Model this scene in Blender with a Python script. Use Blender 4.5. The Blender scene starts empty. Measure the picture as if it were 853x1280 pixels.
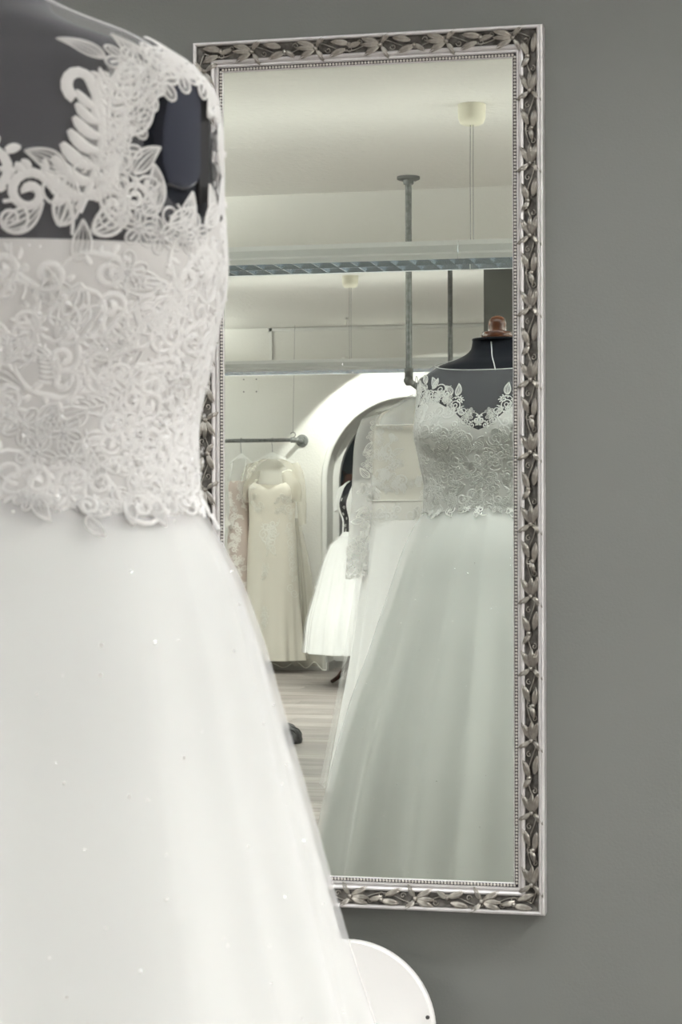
import bpy, math, random
import numpy as np
from mathutils import Vector, Matrix

random.seed(7); rng = np.random.default_rng(11)
scene = bpy.context.scene
COL = scene.collection
PI = math.pi

# ------------------------------------------------------------------ camera
F_PX, IMG_W, IMG_H = 2400.0, 853.0, 1280.0
CAM_D, CAM_H = 3.05, 1.15            # distance to the looking glass, height of the lens
YAW, ROLL = math.radians(12.0), 0.0025
cam_d = bpy.data.cameras.new('camera'); cam = bpy.data.objects.new('camera', cam_d); COL.objects.link(cam)
cam_d.sensor_fit = 'HORIZONTAL'; cam_d.sensor_width = 24.0
cam_d.lens = F_PX / IMG_W * 24.0
cam_d.clip_start = 0.05; cam_d.clip_end = 60
cam_d.dof.use_dof = True; cam_d.dof.focus_distance = 4.6; cam_d.dof.aperture_fstop = 18.0
cam.matrix_world = (Matrix.Translation((0, -CAM_D, CAM_H)) @ Matrix.Rotation(YAW, 4, 'Z')
                    @ Matrix.Rotation(PI/2, 4, 'X') @ Matrix.Rotation(-ROLL, 4, 'Z'))
scene.camera = cam
CM = cam.matrix_world.to_3x3()
def ray(px, py):
    return CM @ Vector(((px - IMG_W/2) / F_PX, (IMG_H/2 - py) / F_PX, -1.0))
def at(px, py, Y):                    # point on the plane y = Y (Y > 0: seen in the looking glass)
    d = ray(px, py); t = (Y + CAM_D) / d.y
    return Vector((d.x*t, Y, CAM_H + d.z*t))
def refl(px, py, dist):               # real point that shows at this pixel in the looking glass, dist from the glass
    p = at(px, py, dist); return Vector((p.x, -dist, p.z))
def refl_h(px, py, z):                # same, for a point on a horizontal plane
    d = ray(px, py); t = (z - CAM_H) / d.z
    return Vector((d.x*t, -(d.y*t - CAM_D), z))

# ------------------------------------------------------------------ world, exposure
w = bpy.data.worlds.new('world'); scene.world = w; w.use_nodes = True
w.node_tree.nodes['Background'].inputs[0].default_value = (.03, .035, .045, 1)
w.node_tree.nodes['Background'].inputs[1].default_value = 1.0
scene.view_settings.view_transform = 'Standard'; scene.view_settings.look = 'None'
scene.view_settings.gamma = 1.0; scene.view_settings.use_curve_mapping = False
scene.view_settings.exposure = 0.0
DOWN_ROW, DOWN_FAR, DOWN_SIDE, UP_ROW, UP_SIDE, DOWN_FRONT = 5.4, 50.0, 32.0, .9, 27.0, 8.5       # watts per metre of luminaire, down and up; side and front rows added
LAMP_COL = (1.0, .985, .965)

# ------------------------------------------------------------------ helpers
def new_mesh(name, V, Fc, mat=None, smooth=True):
    me = bpy.data.meshes.new(name)
    me.from_pydata([tuple(map(float, v)) for v in V], [], [tuple(int(i) for i in f) for f in Fc])
    if mat is not None: me.materials.append(mat)
    if smooth: me.polygons.foreach_set('use_smooth', [True]*len(me.polygons))
    me.update()
    return me
def link(name, me, parent=None, loc=None, rot=None, kind=None):
    o = bpy.data.objects.new(name, me); COL.objects.link(o)
    if parent is not None: o.parent = parent
    if loc is not None: o.location = loc
    if rot is not None: o.rotation_euler = rot
    if kind: o['kind'] = kind
    return o
def obj(name, V, Fc, mat, parent=None, smooth=True, loc=None, rot=None, kind=None):
    return link(name, new_mesh(name, V, Fc, mat, smooth), parent, loc, rot, kind)
def thing(name, label, cat, loc=(0,0,0), rz=0.0, group=None):
    o = bpy.data.objects.new(name, None); COL.objects.link(o)
    o.location = loc; o.rotation_euler = (0, 0, rz); o.empty_display_size = .1
    return tag(o, label, cat, group)
def tag(o, label, cat, group=None):
    o['label'] = label; o['category'] = cat
    if group: o['group'] = group
    return o
def struct(name, V, Fc, mat, parent=None, smooth=False):
    o = obj(name, V, Fc, mat, parent, smooth); o['kind'] = 'structure'; return o
def copy_tree(o, parent=None):
    c = o.copy(); COL.objects.link(c); c.parent = parent
    for ch in o.children: copy_tree(ch, c)
    return c

class MB:
    def __init__(s): s.V = []; s.F = []
    def add(s, V, F):
        n = len(s.V); s.V += [tuple(v) for v in V]; s.F += [tuple(i+n for i in f) for f in F]; return s
    def box(s, a, b):
        x0,y0,z0 = a; x1,y1,z1 = b
        return s.add([(x0,y0,z0),(x1,y0,z0),(x1,y1,z0),(x0,y1,z0),(x0,y0,z1),(x1,y0,z1),(x1,y1,z1),(x0,y1,z1)],
                     [(0,3,2,1),(4,5,6,7),(0,1,5,4),(1,2,6,5),(2,3,7,6),(3,0,4,7)])
    def tube(s, pts, r, n=10, cap=True):
        pts = [Vector(p) for p in pts]; m = len(pts)
        rs = r if hasattr(r, '__len__') else [r]*m
        V = []; up = None
        for i, p in enumerate(pts):
            t = (pts[min(i+1,m-1)] - pts[max(i-1,0)]).normalized()
            if up is None:
                up = Vector((0,0,1)) if abs(t.z) < .9 else Vector((1,0,0))
            a = t.cross(up).normalized(); b = a.cross(t).normalized(); up = b
            for k in range(n):
                q = 2*PI*k/n; V.append(p + a*math.cos(q)*rs[i] + b*math.sin(q)*rs[i])
        F = [(i*n+k, i*n+(k+1)%n, (i+1)*n+(k+1)%n, (i+1)*n+k) for i in range(m-1) for k in range(n)]
        if cap: F += [tuple(range(n))[::-1], tuple(range((m-1)*n, m*n))]
        return s.add(V, F)
    def lathe(s, prof, n=32, c=(0,0,0), axis='z'):
        V = []; m = len(prof)
        for r, h in prof:
            for k in range(n):
                q = 2*PI*k/n; x, y = r*math.cos(q), r*math.sin(q)
                p = (x, y, h) if axis == 'z' else ((x, h, y) if axis == 'y' else (h, x, y))
                V.append((p[0]+c[0], p[1]+c[1], p[2]+c[2]))
        F = [(i*n+k, i*n+(k+1)%n, (i+1)*n+(k+1)%n, (i+1)*n+k) for i in range(m-1) for k in range(n)]
        if prof[0][0] > 1e-6: F.append(tuple(range(n))[::-1])
        if prof[-1][0] > 1e-6: F.append(tuple(range((m-1)*n, m*n)))
        return s.add(V, F)
    def build(s, name, mat, parent=None, smooth=True, loc=None, rot=None, kind=None):
        return obj(name, s.V, s.F, mat, parent, smooth, loc, rot, kind)
    def mesh(s, name, mat, smooth=True): return new_mesh(name, s.V, s.F, mat, smooth)
def auto_smooth(o, ang=35):
    me = o.data
    try: me.set_sharp_from_angle(angle=math.radians(ang))
    except Exception: pass
    return o

# ------------------------------------------------------------------ materials
def mat(name, col, rough=.6, metal=0.0, spec=.5, bump=None, var=None, sheen=0, trans=0, alpha=None, stretch=None):
    m = bpy.data.materials.new(name); m.use_nodes = True
    nt = m.node_tree; b = nt.nodes['Principled BSDF']; L = nt.links
    b.inputs['Base Color'].default_value = (*col, 1); b.inputs['Roughness'].default_value = rough
    b.inputs['Metallic'].default_value = metal; b.inputs['Specular IOR Level'].default_value = spec
    if sheen:
        b.inputs['Sheen Weight'].default_value = sheen; b.inputs['Sheen Roughness'].default_value = .4
    tc = nt.nodes.new('ShaderNodeTexCoord'); src = tc.outputs['Object']
    if stretch:
        mp = nt.nodes.new('ShaderNodeMapping'); mp.inputs['Scale'].default_value = stretch
        L.new(src, mp.inputs[0]); src = mp.outputs[0]
    if var:                                   # (scale, second colour, amount)
        n = nt.nodes.new('ShaderNodeTexNoise'); n.inputs['Scale'].default_value = var[0]; n.inputs['Detail'].default_value = 5
        L.new(src, n.inputs['Vector'])
        r = nt.nodes.new('ShaderNodeValToRGB'); r.color_ramp.elements[0].position = .35; r.color_ramp.elements[1].position = .65
        r.color_ramp.elements[0].color = (*col, 1); r.color_ramp.elements[1].color = (*var[1], 1)
        L.new(n.outputs['Fac'], r.inputs[0]); L.new(r.outputs[0], b.inputs['Base Color'])
    if bump:                                  # (scale, strength, distance)
        n = nt.nodes.new('ShaderNodeTexNoise'); n.inputs['Scale'].default_value = bump[0]; n.inputs['Detail'].default_value = 4
        L.new(src, n.inputs['Vector'])
        bp = nt.nodes.new('ShaderNodeBump'); bp.inputs['Strength'].default_value = bump[1]; bp.inputs['Distance'].default_value = bump[2]
        L.new(n.outputs['Fac'], bp.inputs['Height']); L.new(bp.outputs[0], b.inputs['Normal'])
    out = nt.nodes['Material Output']; sh = b.outputs[0]
    if trans:
        t = nt.nodes.new('ShaderNodeBsdfTranslucent'); t.inputs[0].default_value = (*col, 1)
        mx = nt.nodes.new('ShaderNodeMixShader'); mx.inputs[0].default_value = trans
        L.new(sh, mx.inputs[1]); L.new(t.outputs[0], mx.inputs[2]); sh = mx.outputs[0]
    if alpha is not None:
        t = nt.nodes.new('ShaderNodeBsdfTransparent')
        mx = nt.nodes.new('ShaderNodeMixShader'); mx.inputs[0].default_value = alpha
        L.new(t.outputs[0], mx.inputs[1]); L.new(sh, mx.inputs[2]); sh = mx.outputs[0]
    L.new(sh, out.inputs[0])
    return m
M = {}
M['grey_wall'] = mat('grey_wall_paint', (.174,.181,.170), .55, bump=(220, .25, .0015), var=(1.4, (.184,.191,.180), 1))
M['white_wall'] = mat('white_textured_plaster', (.80,.795,.765), .85, bump=(70, .5, .004))
M['ceiling'] = mat('ceiling_woodchip', (.83,.82,.79), .9, bump=(42, .8, .008))
M['white_paint'] = mat('white_gloss_paint', (.80,.80,.78), .35)
M['skirting'] = mat('grey_skirting', (.42,.41,.39), .5)
M['mirror'] = mat('mirror_silvering', (.895,.945,.868), 0.0, 1.0)
M['mirror'].node_tree.nodes['Principled BSDF'].inputs['Roughness'].default_value = 0.0
M['silver'] = mat('pale_silver_leaf', (.74,.72,.72), .38, .55, var=(60, (.66,.64,.64), 1))
M['antique'] = mat('dark_antique_silver', (.05,.046,.04), .5, .3, var=(90, (.16,.15,.135), 1))
M['leafsilver'] = mat('worn_silver_leaf', (.47,.45,.41), .28, .85, var=(70, (.29,.27,.24), 1))
M['channel'] = mat('dark_bead_channel', (.05,.045,.05), .6)
M['bead'] = mat('silver_bead', (.80,.77,.72), .35, .5)
M['black_velvet'] = mat('black_velvet', (.010,.012,.018), .9, spec=.2, sheen=.25)
M['navy_velvet'] = mat('navy_velvet', (.03,.034,.05), .9, spec=.2, sheen=.5)
M['black'] = mat('matt_black', (.008,.008,.009), .7)
M['wood_cap'] = mat('varnished_brown_wood', (.115,.036,.014), .22, var=(9, (.06,.018,.008), 1), stretch=(1,1,4))
M['dark_wood'] = mat('dark_red_wood', (.07,.022,.014), .3)
M['satin'] = mat('white_satin_lining', (.83,.82,.805), .55, trans=.2)
M['satin_cool'] = mat('white_skirt_lining', (.875,.885,.865), .6, trans=.25)
M['tulle'] = mat('white_tulle', (.90,.90,.91), .8, trans=.45, alpha=.28)
M['tulle_dark'] = mat('fine_illusion_tulle', (.62,.62,.66), .7, alpha=.15)
M['edge'] = mat('pale_binding', (.75,.75,.76), .6)
M['lace'] = mat('white_lace_thread', (.93,.925,.915), .6, trans=.15, bump=(900, .5, .001))
M['lacefill'] = mat('lace_net', (.88,.88,.88), .7, alpha=.30)
M['sequin'] = mat('clear_sequin', (.97,.97,.97), .16, .85, spec=1.0)
M['crystal'] = mat('clear_crystal_bead', (.97,.97,.97), .08, 0.0, spec=1.0)
M['galv'] = mat('galvanised_steel', (.30,.315,.315), .42, .7, var=(60, (.20,.21,.21), 1))
M['fitting'] = mat('cast_grey_fitting', (.23,.24,.235), .5, .6, bump=(150,.3,.001))
M['fix_body'] = mat('luminaire_white_enamel', (.74,.76,.76), .4)
M['louver'] = mat('polished_louver', (.66,.73,.80), .2, 1.0)
M['cream_plastic'] = mat('cream_plastic', (.80,.77,.64), .4)
M['cable'] = mat('grey_cable', (.25,.25,.25), .5)
M['white_plastic'] = mat('white_plastic', (.86,.86,.84), .35)
M['ivory'] = mat('ivory_satin', (.80,.76,.675), .55, trans=.15)
M['ivory_lace'] = mat('ivory_lace', (.90,.88,.82), .65, trans=.1)
M['ivory_net'] = mat('ivory_net', (.84,.81,.73), .7, trans=.45, alpha=.42)
M['ivory_fill'] = mat('ivory_lace_net', (.86,.83,.76), .7, alpha=.45)
M['offwhite'] = mat('offwhite_lace_cloth', (.86,.85,.82), .6, trans=.1)
M['blush'] = mat('blush_satin', (.60,.50,.45), .55, trans=.1)
M['blush_lace'] = mat('blush_lace', (.84,.79,.75), .65)
M['blush_net'] = mat('blush_net', (.70,.58,.53), .7, alpha=.5)
M['white_tulle2'] = mat('bright_white_tulle', (.92,.92,.92), .75, trans=.08)
M['white_net'] = mat('white_net', (.93,.93,.93), .7, trans=.4, alpha=.42)
M['white_veil'] = mat('white_veil_net', (.92,.92,.92), .7, trans=.5, alpha=.16)
M['skin_net'] = mat('beige_lining_net', (.90,.88,.825), .7, trans=.2, alpha=.9)
M['clear'] = mat('clear_garment_film', (.85,.88,.90), .12, alpha=.30)
M['glass_dark'] = mat('dark_window_glass', (.02,.03,.035), .03, alpha=.35)
M['mauve'] = mat('mauve_grey_board', (.13,.115,.125), .7)
M['rust'] = mat('rust_brown_paper', (.16,.055,.03), .7)
M['bluegrey'] = mat('blue_grey_board', (.18,.22,.24), .7)
M['iron'] = mat('dark_cast_iron', (.045,.045,.048), .5, .3, bump=(60,.6,.004), var=(45, (.11,.11,.11), 1))
M['screw'] = mat('steel_screw', (.25,.25,.24), .4, .8)
M['paper'] = mat('paper_tag', (.85,.83,.78), .7)
M['lacquer'] = mat('white_lacquer', (.92,.915,.90), .3)
M['black_satin'] = mat('black_satin', (.012,.012,.014), .5)
def plank_mat():
    m = bpy.data.materials.new('grey_brown_laminate'); m.use_nodes = True
    nt = m.node_tree; b = nt.nodes['Principled BSDF']; L = nt.links
    tc = nt.nodes.new('ShaderNodeTexCoord'); oi = nt.nodes.new('ShaderNodeObjectInfo')
    ad = nt.nodes.new('ShaderNodeVectorMath'); ad.operation = 'ADD'
    sc = nt.nodes.new('ShaderNodeVectorMath'); sc.operation = 'SCALE'; sc.inputs['Scale'].default_value = 37.0
    cb = nt.nodes.new('ShaderNodeCombineXYZ')
    for k in range(3): L.new(oi.outputs['Random'], cb.inputs[k])
    L.new(cb.outputs[0], sc.inputs[0]); L.new(tc.outputs['Object'], ad.inputs[0]); L.new(sc.outputs[0], ad.inputs[1])
    mp = nt.nodes.new('ShaderNodeMapping'); mp.inputs['Scale'].default_value = (1.2, 22, 1); L.new(ad.outputs[0], mp.inputs[0])
    n = nt.nodes.new('ShaderNodeTexNoise'); n.inputs['Scale'].default_value = 1.6; n.inputs['Detail'].default_value = 6
    n.inputs['Roughness'].default_value = .6; L.new(mp.outputs[0], n.inputs['Vector'])
    r = nt.nodes.new('ShaderNodeValToRGB'); e = r.color_ramp.elements
    e[0].position = .30; e[0].color = (.15,.125,.115,1); e[1].position = .72; e[1].color = (.37,.335,.315,1)
    x = e.new(.5); x.color = (.265,.237,.222,1)
    L.new(n.outputs['Fac'], r.inputs[0])
    h = nt.nodes.new('ShaderNodeHueSaturation'); L.new(r.outputs[0], h.inputs['Color'])
    mr = nt.nodes.new('ShaderNodeMapRange'); mr.inputs[3].default_value = .78; mr.inputs[4].default_value = 1.18
    L.new(oi.outputs['Random'], mr.inputs[0]); L.new(mr.outputs[0], h.inputs['Value'])
    L.new(h.outputs[0], b.inputs['Base Color']); b.inputs['Roughness'].default_value = .45
    return m
M['plank'] = plank_mat()
# ------------------------------------------------------------------ the room
WALL_Y = .022                                    # face of the grey wall, the glass hangs at y = 0
p_floor = refl_h(404, 838, 0.0); FAR = -p_floor.y            # far wall, from its skirting line
CEIL = refl(345, 410, FAR).z
XL, XR = -4.6, 2.4
NICHE = .24
print('far wall', FAR, 'ceiling', CEIL)
# floor: planks run along x
fb = MB().box((XL-.2, -FAR-NICHE-.6, -.12), (XR+.2, WALL_Y+.15, -.012))
floor = struct('floor', fb.V, fb.F, M['skirting'])
PL, PW = 1.28, .19
pm = MB()
def plank_pts(l, wd):
    e = .0012
    return [(0,0,0),(l,0,0),(l,wd,0),(0,wd,0),(e,e,.0118),(l-e,e,.0118),(l-e,wd-e,.0118),(e,wd-e,.0118)]
PF = [(4,5,6,7),(0,1,5,4),(1,2,6,5),(2,3,7,6),(3,0,4,7)]
plank_me = new_mesh('plank', plank_pts(PL, PW), PF, M['plank'], False)
rest = MB(); row = 0; y = WALL_Y
nplank = 0
while y > -FAR - NICHE:
    off = -(row*0.43 % 1.0)*PL
    x = XL + off
    while x < XR:
        vis = (-3.9 < x + PL and x < -.3 and y < -3.9)
        if vis and nplank < 290:
            link('plank', plank_me, floor, (x, y-PW, -.012)); nplank += 1
        else:
            rest.add([(a+x, b+y-PW, c-.012) for a, b, c in plank_pts(PL, PW)], PF)
        x += PL
    y -= PW; row += 1
rest.build('plank_field', M['plank'], floor, False, kind='stuff')
# ceiling and walls
BEAM_D = -refl_h(440, 240, CEIL).y                 # down-stand beam across the ceiling
cb = MB().box((XL-.2, -FAR-NICHE-.6, CEIL), (XR+.2, WALL_Y+.15, CEIL+.15)); struct('ceiling', cb.V, cb.F, M['ceiling'])
z_beam = refl(440, 322, BEAM_D).z
b_ = MB().box((XL, -BEAM_D-.30, z_beam), (XR, -BEAM_D, CEIL+.01)); o = struct('trim_1', b_.V, b_.F, M['white_wall'])
b_ = MB().box((XL-.2, WALL_Y, -.02), (XR+.2, WALL_Y+.15, CEIL+.02)); struct('wall_front', b_.V, b_.F, M['grey_wall'])
b_ = MB().box((XL-.2, -FAR-NICHE-.6, -.02), (XL, WALL_Y+.02, CEIL+.02)); struct('wall_left', b_.V, b_.F, M['white_wall'])
b_ = MB().box((XR, -FAR-NICHE-.6, -.02), (XR+.2, WALL_Y+.02, CEIL+.02)); struct('wall_right', b_.V, b_.F, M['white_wall'])
# grey partition behind the beam
PART = 7.45
xp = refl(605, 380, PART).x
b_ = MB().box((xp, -PART-.12, -.01), (XR, -PART, CEIL+.01)); struct('wall_partition', b_.V, b_.F, M['grey_wall'])
# far wall with the arched niche
AXL = refl(409, 660, FAR).x; A_TOP = refl(512, 496, FAR).z
A_CX = refl(512, 600, FAR).x; A_R = A_CX - AXL; A_SP = A_TOP - A_R
NA = 48
def arch(r, sp, cx, z0):
    pts = [(cx - r, z0)]
    for k in range(NA+1):
        q = PI - PI*k/NA; pts.append((cx + r*math.cos(q), sp + r*math.sin(q)))
    pts.append((cx + r, z0)); return pts
ap = arch(A_R, A_SP, A_CX, -.01)
V = []; Fc = []
# left and right panels, then strips from arch up to ceiling
def quad(pts):
    n = len(V); V.extend(pts); Fc.append((n, n+1, n+2, n+3))
yf = -FAR
quad([(XL, yf, -.02), (AXL, yf, -.02), (AXL, yf, CEIL+.01), (XL, yf, CEIL+.01)][::-1])
quad([(A_CX+A_R, yf, -.02), (XR, yf, -.02), (XR, yf, CEIL+.01), (A_CX+A_R, yf, CEIL+.01)][::-1])
for i in range(1, NA+1):
    (x0, z0), (x1, z1) = ap[i], ap[i+1]
    quad([(x0, yf, z0), (x1, yf, z1), (x1, yf, CEIL+.01), (x0, yf, CEIL+.01)][::-1])
for i in range(len(ap)-1):                         # reveal
    (x0, z0), (x1, z1) = ap[i], ap[i+1]
    quad([(x0, yf, z0), (x1, yf, z1), (x1, yf-NICHE, z1), (x0, yf-NICHE, z0)])
wall_back = struct('wall_back', V, Fc, M['white_wall'])
# thickness behind
b_ = MB().box((XL-.2, -FAR-NICHE-.6, -.02), (XR+.2, -FAR-NICHE-.5, CEIL+.1)); struct('wall_outer', b_.V, b_.F, M['mauve'])
# plaster band round the arch
prof = [(-.002, .0), (-.002, .012), (.006, .02), (.03, .02), (.04, .012), (.042, 0)]
V = []; Fc = []
rings = []
for i, (x, z) in enumerate(ap):
    q = PI - PI*(i-1)/NA if 1 <= i <= NA+1 else (PI if i == 0 else 0)
    dx, dz = (math.cos(q), math.sin(q)) if 1 <= i <= NA+1 else ((-1, 0) if i == 0 else (1, 0))
    rings.append(len(V))
    for u, h in prof: V.append((x + dx*u, yf + h, z + dz*u))
np_ = len(prof)
for i in range(len(rings)-1):
    for k in range(np_-1):
        Fc.append((rings[i]+k, rings[i]+k+1, rings[i+1]+k+1, rings[i+1]+k))
auto_smooth(struct('trim_2', V, Fc, M['white_paint'], None, True))
# window in the niche: white frame, dark pane
yw = yf - NICHE
wz0 = refl(430, 826, FAR+NICHE).z
fo = arch(A_R+.01, A_SP, A_CX, wz0); fi = arch(A_R-.045, A_SP, A_CX, wz0+.035)
V = []; Fc = []
for (x, z) in fo: V += [(x, yw+.03, z), (x, yw-.04, z)]
for (x, z) in fi: V += [(x, yw+.03, z), (x, yw-.04, z)]
n = len(fo)
for i in range(n):
    j = (i+1) % n
    Fc += [(2*i, 2*j, 2*n+2*j, 2*n+2*i), (2*n+2*i, 2*n+2*j, 2*n+2*j+1, 2*n+2*i+1), (2*i, 2*i+1, 2*j+1, 2*j)]
win = thing('window_1', 'arched window with white frame and dark panes in the far wall', 'window', (0,0,0)); win['kind'] = 'structure'
obj('window_frame', V, Fc, M['white_paint'], win, False)
gv = [(x, yw-.005, z) for x, z in fi]
obj('pane', gv, [tuple(range(len(gv)))], M['glass_dark'], win, False)
b_ = MB().box((A_CX-A_R-.02, yw-.06, -.02), (A_CX+A_R+.02, yw+.001, wz0+.005)); struct('wall_niche', b_.V, b_.F, M['white_paint'])
# what stands behind the dark pane
b_ = MB().box((A_CX-1.2, yw-.34, .0), (A_CX+1.2, yw-.32, 2.2)); tag(b_.build('display_board', M['mauve'], None, False), 'dark mauve grey board behind the arched window pane', 'board')
def slab_poly(pts, y0, y1):
    n = len(pts); V = [(x, y0, z) for x, z in pts] + [(x, y1, z) for x, z in pts]
    F = [tuple(range(n))[::-1], tuple(range(n, 2*n))] + [(i, (i+1)%n, n+(i+1)%n, n+i) for i in range(n)]
    return V, F
pts = [refl(px, py, FAR+NICHE+.30) for px, py in ((429,588),(434,592),(440,593),(443,603),(436,610),(427,616),(424,608),(431,600))]
V, Fc = slab_poly([(p.x, p.z) for p in pts], yw-.31, yw-.27)
tag(obj('paper_cutout', V, Fc, M['rust'], None, False), 'rust brown cut-out shape on the board behind the arched pane', 'decoration')
pts = [refl(px, py, FAR+NICHE+.30) for px, py in ((417,600),(421,594),(423,604),(420,622),(413,640),(410,625))]
V, Fc = slab_poly([(p.x, p.z) for p in pts], yw-.31, yw-.27)
tag(obj('paper_cutout', V, Fc, M['bluegrey'], None, False), 'blue grey cut-out shape beside the rust brown one behind the pane', 'decoration')
# skirting boards
def skirt(name, x0, x1, y0, y1):
    b_ = MB().box((x0, y0, 0), (x1, y1, .055)).box((x0, y0, .055), (x1, y1 - (.004 if y1-y0 < .1 else 0), .062)); struct(name, b_.V, b_.F, M['skirting'])
skirt('baseboard_back', XL, AXL, yf, yf+.014)
skirt('baseboard_niche', AXL-.0, A_CX+A_R, yw+.001, yw+.015)
b_ = MB().box((AXL, yw+.015, 0), (AXL+.014, yf+.014, .06)); struct('baseboard_reveal', b_.V, b_.F, M['skirting'])
skirt('baseboard_right', A_CX+A_R, XR, yf, yf+.014)
b_ = MB().box((XL, WALL_Y-.014, 0), (XR, WALL_Y, .06)); struct('baseboard_front', b_.V, b_.F, M['skirting'])
# ceiling pipe/duct on the far wall
p0 = refl(339, 411, FAR); p1 = refl(339, 470, FAR); p2 = refl(640, 402, FAR)
b_ = MB().box((p0.x-.011, yf+.001, p1.z), (p0.x+.011, yf+.02, CEIL-.004))
b_.box((p0.x-.011, yf+.001, CEIL-.026), (p2.x, yf+.02, CEIL-.004))
tag(b_.build('cable_duct', M['white_paint'], None, False), 'thin white cable duct running along the top of the far wall', 'duct')
# access plate
c = refl(313, 482, FAR)
pl = thing('access_plate', 'square white cover plate screwed to the far wall above the gowns', 'plate', (c.x, yf, c.z))
MB().box((-.062,0,-.058), (.062,.006,.058)).build('plate', M['white_wall'], pl, False)
for sx in (-1,1):
    for sz in (-1,1): MB().lathe([(.0,.008),(.005,.0075),(.006,.006)], 10, (sx*.048,0,sz*.045), 'y').build('screw', M['screw'], pl)

# ------------------------------------------------------------------ luminaires
UL = 1.50; UW = .15; UH = .064; PITCH = .0652
def luminaire():
    t = thing('louvre_luminaire', '', 'light')
    pr = [(-UW, 0), (-UW, .016), (-UW+.012, .024), (-UW+.012, .046), (-UW+.03, UH), (UW-.03, UH), (UW-.012, .046), (UW-.012, .024), (UW, .016), (UW, 0),
          (UW-.006, 0), (UW-.02, .05), (-UW+.02, .05), (-UW+.006, 0)]
    V = [(x, y, z) for x in (.001, UL-.001) for y, z in pr]; n = len(pr)
    F = [(i, (i+1) % n, n+(i+1) % n, n+i) for i in range(n)]
    # end plates
    F += [(0,1,2,13),(2,3,12,13),(3,4,12),(4,5,11,12),(5,6,11),(6,7,10,11),(7,8,9,10)]
    F += [tuple(n+i for i in f)[::-1] for f in F[n:]]
    obj('housing', V, F, M['fix_body'], t, False)
    vb = []; fb = []
    blade = MB()
    k = 0; x = PITCH/2
    bl = MB().box((-.0012, -UW+.007, .001), (.0012, UW-.007, .012)).box((-.004, -UW+.008, .030), (.004, UW-.008, .034))
    # parabolic blade: knife edge below, wide on top
    m = MB(); y0, y1 = -UW+.009, UW-.009
    m.add([(-.0012,y0,.002),(.0012,y0,.002),(-.0012,y1,.002),(.0012,y1,.002),(-.003,y0+.006,.02),(.003,y0+.006,.02),(-.003,y1-.006,.02),(.003,y1-.006,.02),(-.009,y0+.013,.038),(.009,y0+.013,.038),(-.009,y1-.013,.038),(.009,y1-.013,.038)],
          [(0,1,3,2),(0,2,6,4),(4,6,10,8),(1,5,7,3),(5,9,11,7),(8,10,11,9),(0,4,5,1),(4,8,9,5),(2,3,7,6),(6,7,11,10)])
    me = m.mesh('louver_blade', M['louver'], False)
    while x < UL:
        link('louver_blade', me, t, (x, 0, 0)); x += PITCH
    m = MB().add([(.002,-.0015,.0),(.002,.0015,.0),(.002,-.012,.038),(.002,.012,.038),(UL-.002,-.0015,.0),(UL-.002,.0015,.0),(UL-.002,-.012,.038),(UL-.002,.012,.038)],
             [(0,4,5,1),(0,2,6,4),(1,5,7,3),(2,3,7,6),(0,1,3,2),(4,6,7,5)])
    m.build('louver_spine', M['louver'], t, False)
    for s in (-1, 1):
        m = MB().add([(.002,s*(UW-.007),.002),(UL-.002,s*(UW-.007),.002),(UL-.002,s*(UW-.02),.045),(.002,s*(UW-.02),.045)], [(0,1,2,3)])
        m.build('side_reflector', M['louver'], t, False)
    MB().box((.03,-.052,UH-.001),(UL-.03,.052,UH+.009)).build('uplight_tray', M['white_plastic'], t, False)
    return t
def lamp(name, L, W, watts, parent, loc, rot, spread=PI):
    d = bpy.data.lights.new(name, 'AREA'); d.shape = 'RECTANGLE'; d.size = L; d.size_y = W; d.energy = watts; d.color = LAMP_COL; d.spread = spread
    o = bpy.data.objects.new(name, d); COL.objects.link(o); o.parent = parent; o.location = loc; o.rotation_euler = rot
    return o
def canopy(x, y, z_low, label, grp):
    t = thing('ceiling_canopy', label, 'light fitting', (x, y, CEIL), 0, grp)
    MB().lathe([(0,-.066),(.030,-.066),(.040,-.060),(.0455,-.044),(.0465,-.002),(.0465,0),(0,0)], 32).build('cup', M['cream_plastic'], t)
    for dx in (-.005, .005):
        MB().tube([(dx,0,-.064), (dx-.001,0,(z_low-CEIL)*.5), (dx,0,z_low-CEIL)], .0011, 6).build('suspension_wire', M['cable'], t)
proto = luminaire()
used = [False]
def place(x, y, z, rz, label, grp, down, up, wires=False):
    t = proto if not used[0] else copy_tree(proto); used[0] = True
    t.location = (x, y, z); t.rotation_euler = (0, 0, rz); t['label'] = label
    if grp: t['group'] = grp
    lamp('tube_light', UL-.06, .22, down*UL, t, (UL/2, 0, .0475), (0,0,0))
    if up: lamp('uplight', UL-.06, .10, up*UL, t, (UL/2, 0, UH+.012), (PI, 0, 0))
    if wires:
        for wx in (.22, UL-.22):
            MB().tube([(wx,0,UH),(wx,0,CEIL-z)], .0013, 6).build('suspension_wire', M['cable'], t)
    return t
def wire_low(y): return 0
c1 = refl_h(590, 131, CEIL); F1 = -c1.y
zb1 = refl(460, 341, F1+UW).z
j1 = refl(572, 330, F1-UW).x
g1 = 'louvred luminaires in the row under the beam'
for k in range(-2, 2):
    place(j1 + k*UL, -F1, zb1, 0, {-2:'white louvred strip light at the left wall end of the row', -1:'white louvred strip light crossing before the steel ceiling pipe', 0:'white louvred strip light hanging under the large cream ceiling rose', 1:'white louvred strip light at the right wall end of the row'}[k], g1, DOWN_ROW, UP_ROW)
canopy(c1.x, -F1, zb1+UH, 'cream cup-shaped ceiling rose with two wires above the strip light row', None)
c2 = refl_h(438, 345, CEIL); F2 = -c2.y
zb2 = refl(400, 468, F2+UW).z
j2 = refl(428, 455, F2-UW).x
g2 = 'louvred luminaires in the row by the far wall'
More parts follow.
